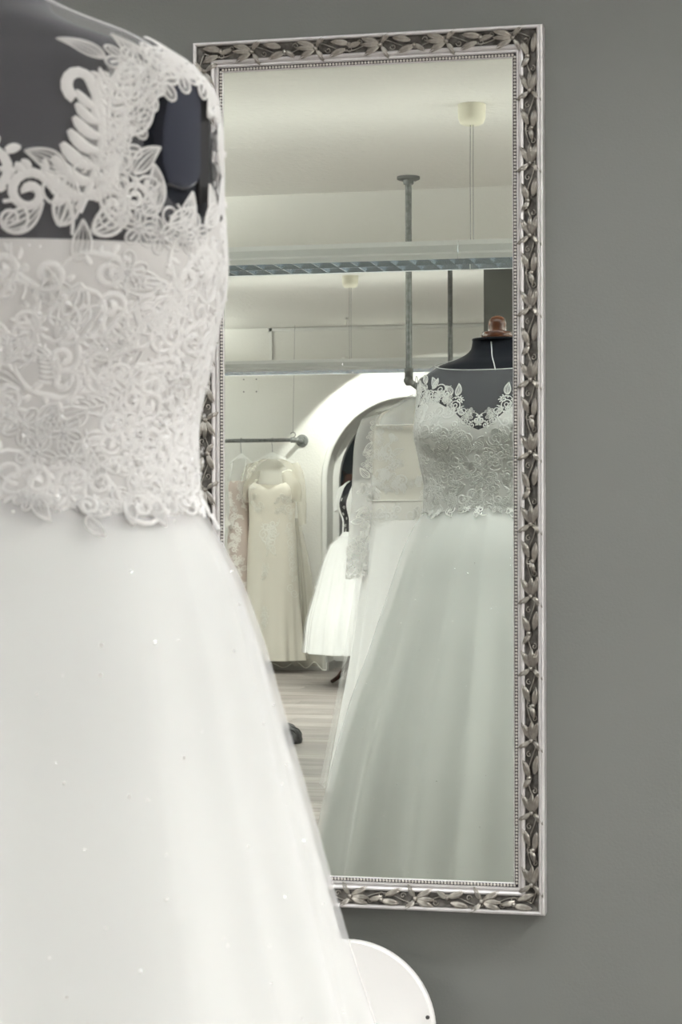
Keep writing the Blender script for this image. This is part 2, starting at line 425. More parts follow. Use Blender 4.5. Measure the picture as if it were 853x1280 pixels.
for k in range(-1, 1):
    place(j2 + k*UL, -F2, zb2, 0, {-1:'white louvred strip light hanging before the gowns on the far wall rail', 0:'white louvred strip light hanging before the top of the arched window', 1:'white louvred strip light hanging before the grey partition'}[k], g2, DOWN_FAR, UP_ROW)
canopy(c2.x, -F2, zb2+UH, 'cream ceiling rose above the strip light row nearest the arched window', None)
# two added fill light rows along the room, unseen in the looking glass
g3 = 'added fill luminaires along the side walls'
for x in (-3.0, 1.55):
    for k in range(3 if x < 0 else 4):
        place(x, -.30 - (k+1)*UL, zb1+.25, PI/2, 'added white louvred fill light along the %s wall, %s the mirror wall' % ('left' if x < 0 else 'right', ('first','second','third','fourth','fifth','sixth')[k] + ' from'), g3, DOWN_SIDE*((.35,.6,1.2)[k] if x < 0 else (1.9,.7,.7,2.6)[k]), UP_SIDE, True)
for k in range(1):  # unseen luminaire added to fill the room beyond the partition
    place(1.55, -8.2 - (k+1)*UL, zb1+.25, PI/2, 'added white louvred fill light along the right wall behind the grey partition', g3, DOWN_SIDE*.4, UP_SIDE, True)
g4 = 'added fill luminaires under the ceiling above the mirror'
for k in range(2):  # out-of-view row added to brighten the front of the gown
    place(-2.0 + k*UL, -.95, CEIL-UH-.0095, 0, 'added white louvred fill light under the ceiling above the mirror, %s the left wall' % ('first from', 'second from')[k], g4, DOWN_FRONT, 0)
for k in range(2):  # unseen pair added as fill for the far ceiling and wall
    place(-4.1, -7.2 - (k+1)*UL, zb1+.25, PI/2, 'added white louvred fill light along the left wall behind the beam, %s the far wall' % ('second from', 'first from')[k], g3, DOWN_SIDE*.25, UP_SIDE*.5, True)
print('F1', F1, zb1, 'F2', F2, zb2, 'beam', BEAM_D, z_beam)
# spotlight on the far wall
sp = refl(434, 457, FAR-.62)
t = thing('track_spotlight', 'small white spotlight on a ceiling stem aimed at the far wall', 'light', (sp.x, sp.y, CEIL))
MB().tube([(0,0,0),(0,0,sp.z-CEIL+.03)], .0015, 8).build('stem', M['white_paint'], t)
MB().lathe([(0,.0),(.012,.0),(.012,.01),(.004,.015),(0,.015)], 20, (0,0,-.015)).build('ceiling_plate', M['white_paint'], t)
aim = refl(535, 640, FAR) - sp
q = aim.to_track_quat('-Z', 'Y')
head = MB().lathe([(.028,.0),(.030,.0),(.030,.05),(.018,.065),(0,.066)], 20).build('head', M['white_paint'], t)
head.rotation_mode = 'QUATERNION'; head.rotation_quaternion = q; head.location = (0,0,sp.z-CEIL)
d = bpy.data.lights.new('spot_beam', 'SPOT'); d.energy = 55; d.spot_size = math.radians(125); d.spot_blend = .12; d.shadow_soft_size = .015; d.color = (1,.98,.95)
o = bpy.data.objects.new('spot_beam', d); COL.objects.link(o); o.parent = t; o.rotation_mode = 'QUATERNION'; o.rotation_quaternion = q; o.location = Vector((0,0,sp.z-CEIL)) - (q @ Vector((0,0,.004)))
# ------------------------------------------------------------------ the looking glass
ga = at(278.8, 91.5, 0); gb = at(641.4, 71.8, 0); gc = at(642.8, 1103, 0); gd = at(417.5, 1095, 0)
GX0, GX1 = at(280.3, 400, 0).x, (gb.x + gc.x)/2
GZ1, GZ0 = (ga.z + gb.z)/2, (gc.z + gd.z)/2
print('glass', GX0, GX1, GZ0, GZ1)
mir = thing('wall_mirror', 'tall wall mirror in an ornate carved silver frame', 'mirror', ((GX0+GX1)/2, 0, GZ0-.05))
ox, oz = (GX0+GX1)/2, GZ0-.05
W2 = (GX1-GX0)/2; H0, H1 = GZ0-oz, GZ1-oz
obj('mirror_glass', [(-W2-.004,0,H0-.004),(W2+.004,0,H0-.004),(W2+.004,0,H1+.004),(-W2-.004,0,H1+.004)], [(0,1,2,3)], M['mirror'], mir, False)
obj('backing_board', [(-W2-.03,.018,H0-.03),(W2+.03,.018,H0-.03),(W2+.03,.018,H1+.03),(-W2-.03,.018,H1+.03)], [(0,3,2,1)], M['channel'], mir, False)
cor = [(-W2,H0),(W2,H0),(W2,H1),(-W2,H1)]; sg = [(-1,-1),(1,-1),(1,1),(-1,1)]
def rail_strip(i, prof, name, mt, parent, closed=False, ang=30):
    a, b = i, (i+1) % 4; V = []; F = []
    for c in (a, b):
        for u, h in prof: V.append((cor[c][0] + sg[c][0]*u, -h, cor[c][1] + sg[c][1]*u))
    n = len(prof)
    for k in range(n-1): F.append((k, k+1, n+k+1, n+k))
    if closed: F.append((n-1, 0, n, 2*n-1))
    return auto_smooth(obj(name, V, F, mt, parent), ang)
P_main = [(0,-.016),(0,.0035),(.0012,.0045),(.0014,.002),(.0066,.002),(.0070,.0065),(.0085,.0085),(.0104,.0085),(.0112,.0068),(.0122,.0068),(.013,.0105),(.0155,.0125),(.0182,.0115),(.0192,.009),(.0196,.004),
          (.0401,.008),(.0405,.0165),(.0412,.0205),(.0430,.0225),(.0452,.0222),(.0462,.020),(.0462,.012),(.0475,.011),(.0490,.0095),(.0495,.007),(.0495,-.021)]
bead_me_V = None
leaf_V = []; leaf_F = []
def leaf_mesh(L, Wd, name, mt, curl=.0):
    V = []; F = []; ns = 7
    for i in range(ns+1):
        t = i/ns; w_ = Wd*math.sin(PI*min(1, t*.92+.06))**.8*.5*(1 if i < ns else .15)
        z = .003 + .0045*math.sin(PI*t*.9) ; y = curl*t*t
        V += [(t*L, y-w_, z*.35), (t*L, y-w_*.45, z*1.15), (t*L, y, z*.55), (t*L, y+w_*.45, z*1.15), (t*L, y+w_, z*.35)]
    for i in range(ns):
        for k in range(4): a = i*5+k; F.append((a, a+5, a+6, a+1))
    return new_mesh(name, V, F, mt)
LM = [leaf_mesh(.030,.0118,'carved_leaf',M['leafsilver'],.003), leaf_mesh(.023,.0095,'carved_leaf',M['leafsilver'],-.003), leaf_mesh(.028,.0095,'carved_leaf',M['leafsilver'],0)]
bud_me = MB().lathe([(0,.0065),(.0022,.006),(.0036,.004),(.0040,.001),(.0040,0)],10).mesh('rosette', M['leafsilver'])
NPER = []
for i in range(4):
    r = rail_strip(i, P_main, 'frame_rail', M['silver'], mir)
    rail_strip(i, [(.0193,.0093),(.0200,.0080),(.0300,.0090),(.0395,.0140),(.0404,.0166)], 'carved_band', M['antique'], r)
    rail_strip(i, [(.0013,.0021),(.0014,.0024),(.0066,.0024),(.0067,.0021)], 'bead_channel', M['channel'], r)
    a = Vector((cor[i][0], 0, cor[i][1])); b = Vector((cor[(i+1)%4][0], 0, cor[(i+1)%4][1]))
    d = (b-a).normalized(); outw = Vector((d.z, 0, -d.x))     # outward in the plane of the glass
    Ltot = (b-a).length
    # beads: one small round bead every 5.2 mm
    nb = int((Ltot+.006)/.0053); V = []; F = []
    hemi = []
    n8 = 8
    for s in range(nb):
        c = a - d*.003 + d*((s+.5)*(Ltot+.006)/nb) + outw*.004 + Vector((0,-.0022,0))
        k0 = len(V)
        for (rr, hh) in ((.00225,0),(.0019,.0014),(.001,.0021)):
            for q in range(n8):
                an = 2*PI*q/n8; V.append(c + d*rr*math.cos(an) + outw*rr*math.sin(an) + Vector((0,-hh,0)))
        for lv in range(2):
            for q in range(n8): F.append((k0+lv*n8+q, k0+lv*n8+(q+1)%n8, k0+(lv+1)*n8+(q+1)%n8, k0+(lv+1)*n8+q))
        F.append(tuple(k0+2*n8+q for q in range(n8)))
    obj('bead_row', V, F, M['bead'], r, kind='stuff')
    # carved foliage: a fan of five leaves, then a trio round a knot
    Lb = Ltot + .058; npd = max(1, round(Lb/.110)); per = Lb/npd
    base = a - d*.029
    nrm = (Vector((0,-1,0))*.0205 - outw*.0062).normalized()       # band leans inwards
    acr = (outw*.0205 + Vector((0,-1,0))*.0062).normalized()
    mid = outw*.0300 + Vector((0,-.0110,0))
    def put(me, s, t, ang, name='leaf', k=0.0):
        o = link(name, me, r)
        xa = d*math.cos(ang) + acr*math.sin(ang); za = (nrm - 0*xa).normalized(); ya = za.cross(xa)
        m4 = Matrix((xa, ya, za)).transposed().to_4x4(); m4.translation = base + d*s + mid + acr*t + nrm*k
        o.matrix_local = m4
    vn = MB(); pth = []
    for q in range(npd*24+1):
        s_ = q/24*per; pth.append(base + d*s_ + mid + acr*(.0075*math.sin(2*PI*q/24)) + nrm*(.0010))
    vn.tube(pth, .0011, 5)
    for q in range(npd*6):
        sg_ = 1 if q % 2 else -1; cc_ = base + d*((q+.35)/6*per) + mid + acr*(.0045*sg_) + nrm*.0014
        vn.tube([cc_ + (d*math.cos(k*.62) + acr*math.sin(k*.62)*sg_)*(.0052*(1-k/13)) for k in range(11)], .00095, 5)
    vn.build('vine_relief', M['leafsilver'], r, kind='stuff')
    flip = 1
    for s in range(npd):
        s0 = (s+.25)*per
        put(LM[2], s0+.004, 0, 0.05, k=.0012)
        put(LM[0], s0+.002, .002, .42); put(LM[0], s0+.002, -.002, -.42)
        put(LM[1], s0-.001, .003, 1.15+PI*.35); put(LM[1], s0-.001, -.003, -1.15-PI*.35)
        put(bud_me, s0, 0, 0, 'rosette', .001)
        s1 = s0 + per*.52
        put(LM[0], s1-.004, .004*flip, .25*flip, k=.0006); put(LM[0], s1+.002, -.004*flip, -.30*flip); put(LM[1], s1-.003, -.002, PI-.45*flip)
        put(bud_me, s1-.004, .003*flip, 0, 'rosette', .001)
        flip = -flip

# ------------------------------------------------------------------ lofted garments and lace
class Loft:
    """closed surface around the z axis: levels (z, half width, front depth, back depth, yc); alpha 0 = +x, 90 deg = front"""
    def __init__(s, levels, n=2.25, fold=None, bumps=(), xsh=None):
        L = np.array(levels, float); s.L = L; s.n = n; s.fold = fold; s.bumps = bumps
        zz = L[:,0]; t = np.zeros(len(zz))
        for i in range(1, len(zz)):
            t[i] = t[i-1] + math.hypot(zz[i]-zz[i-1], L[i,1]-L[i-1,1]) + 1e-6
        s.len = t[-1]; t /= t[-1]; s.t = t
        vv = np.linspace(0, 1, 600); s.vv = vv; s.tab = np.empty((600, L.shape[1]))
        m = np.empty_like(L)
        for j in range(L.shape[1]):                      # monotone-ish cubic
            y = L[:,j]; dd = np.diff(y)/np.diff(t); mm = np.empty(len(y)); mm[0] = dd[0]; mm[-1] = dd[-1]
            for i in range(1, len(y)-1):
                mm[i] = 0 if dd[i-1]*dd[i] <= 0 else 2*dd[i-1]*dd[i]/(dd[i-1]+dd[i])
            k = np.clip(np.searchsorted(t, vv, 'right')-1, 0, len(t)-2); h = t[k+1]-t[k]; u = (vv-t[k])/h
            s.tab[:,j] = (2*u**3-3*u**2+1)*y[k] + (u**3-2*u**2+u)*h*mm[k] + (-2*u**3+3*u**2)*y[k+1] + (u**3-u**2)*h*mm[k+1]
    def v_of_z(s, z):
        zt = s.tab[:,0]
        return np.interp(z, zt, s.vv) if zt[-1] > zt[0] else np.interp(-np.asarray(z), -zt, s.vv)
    def P(s, al, v):
        al = np.asarray(al, float); v = np.asarray(v, float)
        g = [np.interp(v, s.vv, s.tab[:,j]) for j in range(s.tab.shape[1])]
        c, sn = np.cos(al), np.sin(al); e = 2/s.n
        b = np.where(sn > 0, g[2], g[3])
        rx = g[1]*np.sign(c)*np.abs(c)**e; ry = b*np.sign(sn)*np.abs(sn)**e
        k = 1.0
        if s.fold is not None: k = 1 + s.fold(al, v)
        for (a0, z0, sa, sz, h) in s.bumps:
            da = (al-a0+PI) % (2*PI) - PI
            k = k + h*np.exp(-(da/sa)**2 - ((g[0]-z0)/sz)**2)
        return np.stack([rx*k + (g[5] if len(g) > 5 else 0), ry*k + g[4], g[0]], -1)
    def PN(s, al, v):
        e = 1e-3; p = s.P(al, v)
        du = s.P(al+e, v) - s.P(al-e, v); v1 = np.minimum(v+e, 1); v0 = np.maximum(v-e, 0)
        dv = s.P(al, v1) - s.P(al, v0)
        n = np.cross(du, dv); n /= np.linalg.norm(n, axis=-1, keepdims=True)+1e-12
        if s.tab[-1,0] < s.tab[0,0]: n = -n
        return p, n, np.linalg.norm(du, axis=-1)/(2*e), np.linalg.norm(dv, axis=-1)/np.maximum(v1-v0, 1e-9)
    def grid(s, na, nv, off=0.0, v0=0.0, v1=1.0, a0=0.0, a1=2*PI, holes=()):
        """v0/v1 may be functions of alpha; holes are ellipses (alpha, v, ra, rv)"""
        full = abs(a1-a0-2*PI) < 1e-6
        A = np.linspace(a0, a1, na+1)[:-1] if full else np.linspace(a0, a1, na+1)
        lo = np.array([v0(a) for a in A]) if callable(v0) else np.full(len(A), v0)
        hi = np.array([v1(a) for a in A]) if callable(v1) else np.full(len(A), v1)
        T = np.linspace(0, 1, nv+1)
        VV = lo[None,:] + (hi-lo)[None,:]*T[:,None]; AA = np.repeat(A[None,:], nv+1, 0)
        keep = np.ones(AA.shape, bool)
        for (ha, hv, ra, rv) in holes:
            da = (AA-ha+PI) % (2*PI) - PI; q = np.sqrt((da/ra)**2 + ((VV-hv)/rv)**2)
            ins = q < 1; keep &= ~(q < .80)
            qq = np.where(ins & (q > 1e-6), q, 1)
            AA = np.where(ins, ha + da/qq, AA); VV = np.where(ins, hv + (VV-hv)/qq, VV)
        p, n, _, _ = s.PN(AA, VV)
        V = (p + n*off).reshape(-1, 3); m = AA.shape[1]; F = []
        kk = keep
        for i in range(nv):
            for j in range(m if full else m-1):
                j2 = (j+1) % m
                if kk[i,j] and kk[i,j2] and kk[i+1,j] and kk[i+1,j2]:
                    F.append((i*m+j, i*m+j2, (i+1)*m+j2, (i+1)*m+j))
        return V, F

class Lace:
    """ribbons of thread laid on a Loft"""
    def __init__(s, surf): s.S = surf; s.al = []; s.v = []; s.o = []; s.F = []; s.n = 0; s.fA = []; s.fV = []; s.fO = []; s.fF = []; s.fn = 0
    def frame(s, al, z): 
        v = float(s.S.v_of_z(z)); _, _, ka, kv = s.S.PN(np.array(al), np.array(v))
        return al, v, max(float(ka), .01), max(float(kv), .01)
    def ribbon(s, fr, pts, wid, hgt=.0014, base=.0004):
        al0, v0, ka, kv = fr; sgn = -1 if s.S.tab[-1,0] < s.S.tab[0,0] else 1
        p = np.asarray(pts, float); n = len(p)
        t = np.gradient(p, axis=0); t /= np.linalg.norm(t, axis=1, keepdims=True)+1e-9
        nn = np.stack([-t[:,1], t[:,0]], 1); wd = np.asarray(wid, float)*np.ones(n)
        for q, h in ((-1,base),(-.0,base+hgt),(1,base)):
            r = p + nn*(wd*q*.5)[:,None]
            s.al.append(al0 + r[:,0]/ka); s.v.append(v0 + sgn*r[:,1]/kv); s.o.append(np.full(n, h))
        b = s.n
        for k in range(2):
            for i in range(n-1):
                s.F.append((b+k*n+i, b+k*n+i+1, b+(k+1)*n+i+1, b+(k+1)*n+i))
        s.n += 3*n
    def fill(s, fr, pts, base=.0002):
        al0, v0, ka, kv = fr; sgn = -1 if s.S.tab[-1,0] < s.S.tab[0,0] else 1
        p = np.asarray(pts, float); c = p.mean(0); p = np.vstack([c, p]); n = len(p)
        s.fA.append(al0 + p[:,0]/ka); s.fV.append(v0 + sgn*p[:,1]/kv); s.fO.append(np.full(n, base)); b = s.fn
        for i in range(1, n): s.fF.append((b, b+i, b+(i % (n-1))+1))
        s.fn += n
    def build(s, name, mt, parent, fillmat=None, kind=None, off=0.0):
        A = np.concatenate(s.al); v = np.clip(np.concatenate(s.v), 0, 1); O = np.concatenate(s.o)+off
        p, n, _, _ = s.S.PN(A, v); o = obj(name, p + n*O[:,None], s.F, mt, parent, kind=kind)
        if s.fF and fillmat:
            A = np.concatenate(s.fA); v = np.clip(np.concatenate(s.fV), 0, 1); O = np.concatenate(s.fO)+off
            p, n, _, _ = s.S.PN(A, v); obj('lace_net', p + n*O[:,None], s.fF, fillmat, o)
        return o

def rot2(p, a): c, sn = math.cos(a), math.sin(a); p = np.asarray(p, float); return np.stack([p[:,0]*c-p[:,1]*sn, p[:,0]*sn+p[:,1]*c], 1)
def spiral(size, turns=1.25, n=22, flip=1):
    t = np.linspace(0, 1, n); r = size*.5*(1-t)**.85*1.0 + size*.04; q = t*turns*2*PI
    x = r*np.cos(q); y = r*np.sin(q)*flip
    return np.stack([x, y], 1)
def m_scroll(lc, fr, size, ang, flip=1, th=1.0):
    """stem that ends in a curl, with small lobes along its back"""
    sp = spiral(size*.62, 1.35, 20, flip)
    start = sp[0]; stem = np.stack([np.linspace(size*.25, start[0], 9), np.linspace(-size*.85*flip, start[1], 9)], 1)
    stem[:,0] += size*.16*np.sin(np.linspace(0, PI, 9))
    p = rot2(np.vstack([stem[:-1], sp]), ang); n = len(p)
    wd = size*.15*th*np.interp(np.linspace(0,1,n), [0,.3,.8,1], [.35,1,.9,1.5])
    lc.ribbon(fr, p, wd)
    for k in range(6):                                  # lobes outside the curl
        q = k/6*.62*2*PI*1.0 - .9; r0, r1 = size*.36, size*(.56 if k % 2 == 0 else .50)
        t = np.linspace(0,1,5); a = (q + t*.25)
        lob = rot2(np.stack([(r0+(r1-r0)*t)*np.cos(a), (r0+(r1-r0)*t)*np.sin(a)*flip], 1), ang)
        lc.ribbon(fr, lob, size*.13*np.array([.7,1,1.1,.9,.35]))
def m_leaf(lc, fr, size, ang, bend=.35, ribs=4, th=1.0, fill=True):
    """pointed leaf: outline thread, midrib and side ribs over net"""
    t = np.linspace(0, 1, 12); mid = np.stack([size*t, bend*size*t*t], 1)
    tn = np.gradient(mid, axis=0); tn /= np.linalg.norm(tn, axis=1, keepdims=True); nn = np.stack([-tn[:,1], tn[:,0]], 1)
    hw = size*.24*np.sin(PI*t**.8)**.9
    up = mid + nn*hw[:,None]; dn = mid - nn*hw[:,None]
    out = rot2(np.vstack([up, dn[::-1]]), ang)
    lc.ribbon(fr, out, size*.07*th); lc.ribbon(fr, rot2(mid, ang), size*.06*th*np.linspace(1.2,.4,12))
    for e in (up, dn): lc.ribbon(fr, rot2(mid + (e-mid)*.52, ang), size*.035*th)
    if fill: lc.fill(fr, out)
def m_fern(lc, fr, size, ang, flip=1, lobes=7):
    """long curved leaf with rounded lobes on both sides and a curled tip"""
    t = np.linspace(0, 1, 18); c = np.stack([size*.28*np.sin(t*2.2)*flip, size*t], 1)
    tip = np.stack([c[-1,0] - size*.13*flip*(1-np.cos(np.linspace(0,4.2,10)))*.8, c[-1,1] + size*.13*np.sin(np.linspace(0,4.2,10))*.9], 1)
    p = np.vstack([c, tip[1:]]); lc.ribbon(fr, rot2(p, ang), size*.075*np.interp(np.linspace(0,1,len(p)), [0,.5,1], [.7,1.2,1.3]))
    for k in range(lobes):
        i = 2 + int(k*15/lobes); f = 1-.45*k/lobes
        for sd in (-1, 1):
            if sd == flip and k > lobes*.65: continue
            Lb = size*.30*f; q = np.linspace(0, 1, 7)
            lob = np.stack([c[i,0] + sd*Lb*(q**.8), c[i,1] + Lb*.75*q*q], 1)
            lc.ribbon(fr, rot2(lob, ang), size*.11*np.array([.45,.8,1,1.1,1.15,1.0,.5])*f)
        if k < lobes-1:
            lc.fill(fr, rot2(np.array([c[i], c[i]+[-size*.2*f, size*.1], c[i]+[-size*.1, size*.2], c[i]+[size*.1, size*.2], c[i]+[size*.2*f, size*.1]]), ang))
def m_flower(lc, fr, size, ang, pet=5):
    for k in range(pet):
        q = ang + 2*PI*k/pet; t = np.linspace(0, 2*PI, 13)
        loop = np.stack([size*.30 + size*.20*np.cos(t), size*.15*np.sin(t)], 1)
        lc.ribbon(fr, rot2(loop, q), size*.06); lc.ribbon(fr, rot2(np.array([[size*.08,0],[size*.25,0],[size*.4,0]]), q), size*.06)
        lc.fill(fr, rot2(loop[:-1], q))
    t = np.linspace(0, 2*PI, 9); lc.ribbon(fr, np.stack([size*.06*np.cos(t), size*.06*np.sin(t)], 1), size*.09, .003)
def m_curl(lc, fr, size, ang, flip=1):
    lc.ribbon(fr, rot2(spiral(size, 1.6, 24, flip), ang), size*.11*np.linspace(1,.9,24))
def motif(lc, kind, al, z, size, ang=0.0, flip=1):
    fr = lc.frame(al, z)
    if kind == 'fern': m_fern(lc, fr, size, ang, flip)
    elif kind == 'scroll': m_scroll(lc, fr, size, ang, flip)
    elif kind == 'leaf': m_leaf(lc, fr, size, ang, .35*flip)
    elif kind == 'flower': m_flower(lc, fr, size, ang)
    elif kind == 'curl': m_curl(lc, fr, size, ang, flip)

# ------------------------------------------------------------------ the gown on its dress form beside the mirror
DD = 1.612                                             # dress form to glass
gx = refl(620, 500, DD).x
def zr(py): return refl(620, py, DD).z
dg = math.radians
TORSO = [ # z, a, front, back, yc
 (.93,.190,.150,.135,0),(1.02,.182,.140,.120,0),(1.12,.176,.128,.108,0),(1.21,.172,.124,.102,0),(1.28,.185,.132,.110,0),(1.345,.196,.138,.118,0),
 (1.40,.194,.126,.122,-.002),(1.445,.194,.110,.117,-.006),(1.470,.192,.100,.110,-.009),(1.490,.181,.092,.102,-.012),(1.503,.163,.085,.094,-.014),(1.512,.147,.081,.089,-.016),(1.520,.126,.076,.084,-.018),(1.529,.100,.070,.078,-.020),(1.539,.080,.064,.069,-.020),(1.550,.068,.060,.060,-.018),(1.572,.064,.058,.056,-.016)]
BUMP = ((dg(90-32), 1.345, .36, .055, .15), (dg(90+32), 1.345, .36, .055, .15))
body = Loft(TORSO, 2.3, None, BUMP)
RZ = dg(9)                                             # the form faces a little to the left
form = thing('dress_form', 'black velvet dress form with a brown wooden neck cap wearing the white gown', 'dress form', (gx, -DD, 0), RZ)
V, Fc = body.grid(96, 90, -.004, 0.0, 1.0); 
o = obj('torso', V, Fc, M['black_velvet'], form)
zt = 1.572
MB().lathe([(0,zt-.004),(.062,zt-.004),(.062,zt),(.061,zt+.001),(0,zt+.001)], 40, (0,-.016,0)).build('neck_top', M['black_velvet'], form)
cap = auto_smooth(MB().lathe([(0,zt),(.0405,zt),(.0405,zt+.008),(.037,zt+.017),(.024,zt+.0185),(.0232,zt+.02),(.0230,zt+.036),(.0215,zt+.044),(.0175,zt+.0515),(.011,zt+.056),(.005,zt+.0577),(0,zt+.058)], 40, (0,-.016,0)).build('neck_cap', M['wood_cap'], form), 40)
# centre front seam of the neck
sv = np.linspace(body.v_of_z(1.492), body.v_of_z(1.562), 14); p, n, _, _ = body.PN(np.linspace(dg(85), dg(90), 14), sv)
MB().tube([tuple(a) for a in p + n*(-.0035)], .0014, 6).build('neck_seam', M['edge'], form)
HOLE_Z, HOLE_A = 1.432, dg(-22)
vh = float(body.v_of_z(HOLE_Z)); rvh = .057/body.len/1.02
for sd in (0, 1):                                      # arm plates in the armholes
    a0 = HOLE_A if sd == 0 else PI - HOLE_A
    p, n, _, _ = body.PN(np.array([a0]), np.array([vh])); p = Vector(p[0]); n = Vector((n[0][0], n[0][1], 0)).normalized()
    tx = Vector((0,0,1)).cross(n); sgn = 1 if sd == 0 else -1
    def pt(u, z, h): return p + tx*(u*sgn) + Vector((0,0,z)) + n*h
    prof = [(-.034,-.020),(-.026,-.034),(-.006,-.036),(.006,-.030),(.010,-.022),(.010,.042),(.002,.050),(-.016,.044),(-.028,.026),(-.034,.004)]
    V = [pt(u,z,-.02) for u,z in prof] + [pt(u,z,-.001) for u,z in prof] + [pt(u*.9,z*.94,.0015) for u,z in prof]; k = len(prof)
    F = [(i,(i+1)%k,k+(i+1)%k,k+i) for i in range(k)] + [(k+i,k+(i+1)%k,2*k+(i+1)%k,2*k+i) for i in range(k)] + [tuple(range(2*k,3*k))]
    ap_ = obj('arm_plate', V, F, M['navy_velvet'], form, False); auto_smooth(ap_, 40)
    MB().add([pt(.012,-.045,-.01),pt(.026,-.040,-.01),pt(.026,.046,-.01),pt(.012,.046,-.01),pt(.012,-.045,-.002),pt(.026,-.040,-.003),pt(.026,.046,-.003),pt(.012,.046,-.002)],
        [(4,5,6,7),(0,1,5,4),(1,2,6,5),(2,3,7,6),(3,0,4,7)]).build('arm_slot', M['black'], ap_, False)
MB().tube([(0,0,.06),(0,0,.95)], .016, 12).build('stand_pole', M['dark_wood'], form)
for k in range(3):
    q = 2*PI*k/3+.5; c, s_ = math.cos(q), math.sin(q)
    MB().tube([(.01*c,.01*s_,.10),(.10*c,.10*s_,.085),(.18*c,.18*s_,.04),(.215*c,.215*s_,.012)], [.016,.016,.013,.012], 8).build('stand_foot', M['dark_wood'], form)

gown = thing('bridal_gown', 'white bridal gown with lace bodice and sparkling tulle skirt on the black form', 'wedding dress', (gx, -DD, 0), RZ)
def adiff(a, b): return (a-b+PI) % (2*PI) - PI
def top_z(a):                                           # upper edge of the opaque bodice
    d = abs(adiff(a, PI/2))
    zf = np.interp(d, [0, dg(6), dg(16), dg(30), dg(44), dg(62), dg(80), dg(100), dg(118), dg(180)], [1.344,1.356,1.389,1.411,1.415,1.402,1.388,1.374,1.352,1.352])
    return float(zf)
def neck_z(a):
    s_ = math.sin(a)
    return float(np.interp(s_, [-1,-.6,-.15,.15,.6,1], [1.552,1.545,1.519,1.512,1.501,1.489]))
holes = [(HOLE_A, vh, dg(21), rvh), (PI-HOLE_A, vh, dg(21), rvh)]
V, Fc = body.grid(240, 60, .0035, lambda a: float(body.v_of_z(top_z(a)-.01)), lambda a: float(body.v_of_z(neck_z(a))), holes=holes)
obj('illusion_yoke', V, Fc, M['tulle_dark'], gown)
pts = []
for k in range(121):
    a = 2*PI*k/120; p, n, _, _ = body.PN(np.array(a), np.array(float(body.v_of_z(neck_z(a))))); pts.append(tuple(p+n*.0038))
MB().tube(pts, .0011, 6, False).build('neck_binding', M['edge'], gown)
V, Fc = body.grid(200, 60, .0045, float(body.v_of_z(1.10)), lambda a: float(body.v_of_z(top_z(a))), holes=holes)
obj('bodice', V, Fc, M['satin'], gown)
# skirt
def skirt_fold(amp, seed, n=6, power=1.3, lo=5, hi=26):
    r_ = np.random.default_rng(seed); ks = r_.integers(lo, hi, n); ph = r_.uniform(0, 2*PI, n); w_ = r_.uniform(.5, 1, n)/np.sqrt(ks/lo)
    tw = r_.uniform(-.5, .5, n)
    def f(al, v):
        u = np.clip(v, 0, 1)**power; q = 0
        for k, p, a, t_ in zip(ks, ph, w_, tw): q = q + a*np.sin(k*al + p + t_*v*2)
        return amp*u*q/ n**.5
    return f
SK = [(1.165,.176,.126,.108,0),(1.14,.190,.146,.126,0),(1.10,.214,.185,.165,0),(1.05,.236,.215,.20,0),(.975,.262,.245,.235,0),(.90,.288,.275,.265,0),(.80,.322,.31,.30,0),(.70,.360,.345,.335,0),(.54,.405,.395,.385,0),(.40,.438,.425,.42,0),(.2,.475,.46,.455,0),(.015,.51,.495,.49,0)]
SK = [(z, a-q*.012, f, b, y, -q*.018) for (z,a,f,b,y) in SK for q in [min(1, max(0, (1.14-z)/.5))]]
SKI = [(z-.002 if z > .1 else z+.01, a-(.012 if z < 1.12 else .004), f-(.010 if z < 1.12 else .004), b-(.007 if z < 1.12 else .004), y, xc_+(.007 if z < 1.12 else 0)) for z,a,f,b,y,xc_ in SK]
def pleat_fold(amp, seed, n=17, power=.6):
    r_ = np.random.default_rng(seed); ph = r_.uniform(0, 2*PI, 8)
    def f(al, v):
        w_ = al + .10*np.sin(2*al+ph[0]) + .07*np.sin(3*al+ph[1]) + .05*np.sin(5*al+ph[2]) + .05*np.sin(3*v+ph[3])*v
        a1 = .65 + .35*np.sin(3*al+ph[4]); a2 = .5 + .5*np.sin(4*al+ph[5])
        s1 = -1.6*np.abs(np.sin(n*.5*w_))**1.25; s2 = -1.6*np.abs(np.sin(n*w_*1.0 + ph[6]))**1.3
        return amp*np.clip(v, 0, 1)**power*(a1*s1 + .38*a2*s2 + .22*np.sin(3*al+ph[7])*np.clip(v,0,1))
    return f
lining = Loft(SKI, 2.0, pleat_fold(.120, 5, 15)); veil = Loft(SK, 2.0, pleat_fold(.105, 5, 15))
V, Fc = lining.grid(420, 70); obj('skirt_lining', V, Fc, M['satin_cool'], gown)
V, Fc = veil.grid(420, 70); obj('tulle_overskirt', V, Fc, M['tulle'], gown)
# dense lace over the bodice
lc = Lace(body); r_ = random.Random(3)
kinds = ['leaf','leaf','scroll','scroll','flower','curl','fern']
z = 1.145
while z < 1.41:
    na = 46
    for k in range(na):
        a = 2*PI*(k + r_.uniform(-.35,.35))/na + z*31
        zz = z + r_.uniform(-.008,.008)
        if zz > top_z(a) - .012: continue
        if any((adiff(a, h[0])/h[2])**2 + ((float(body.v_of_z(zz))-h[1])/h[3])**2 < 1.25 for h in holes): continue
        motif(lc, r_.choice(kinds), a, zz, r_.uniform(.026,.042), r_.uniform(0,6.28), r_.choice((-1,1)))
    z += .0165
lc.build('bodice_lace', M['lace'], gown, None, kind='stuff', off=.0046)
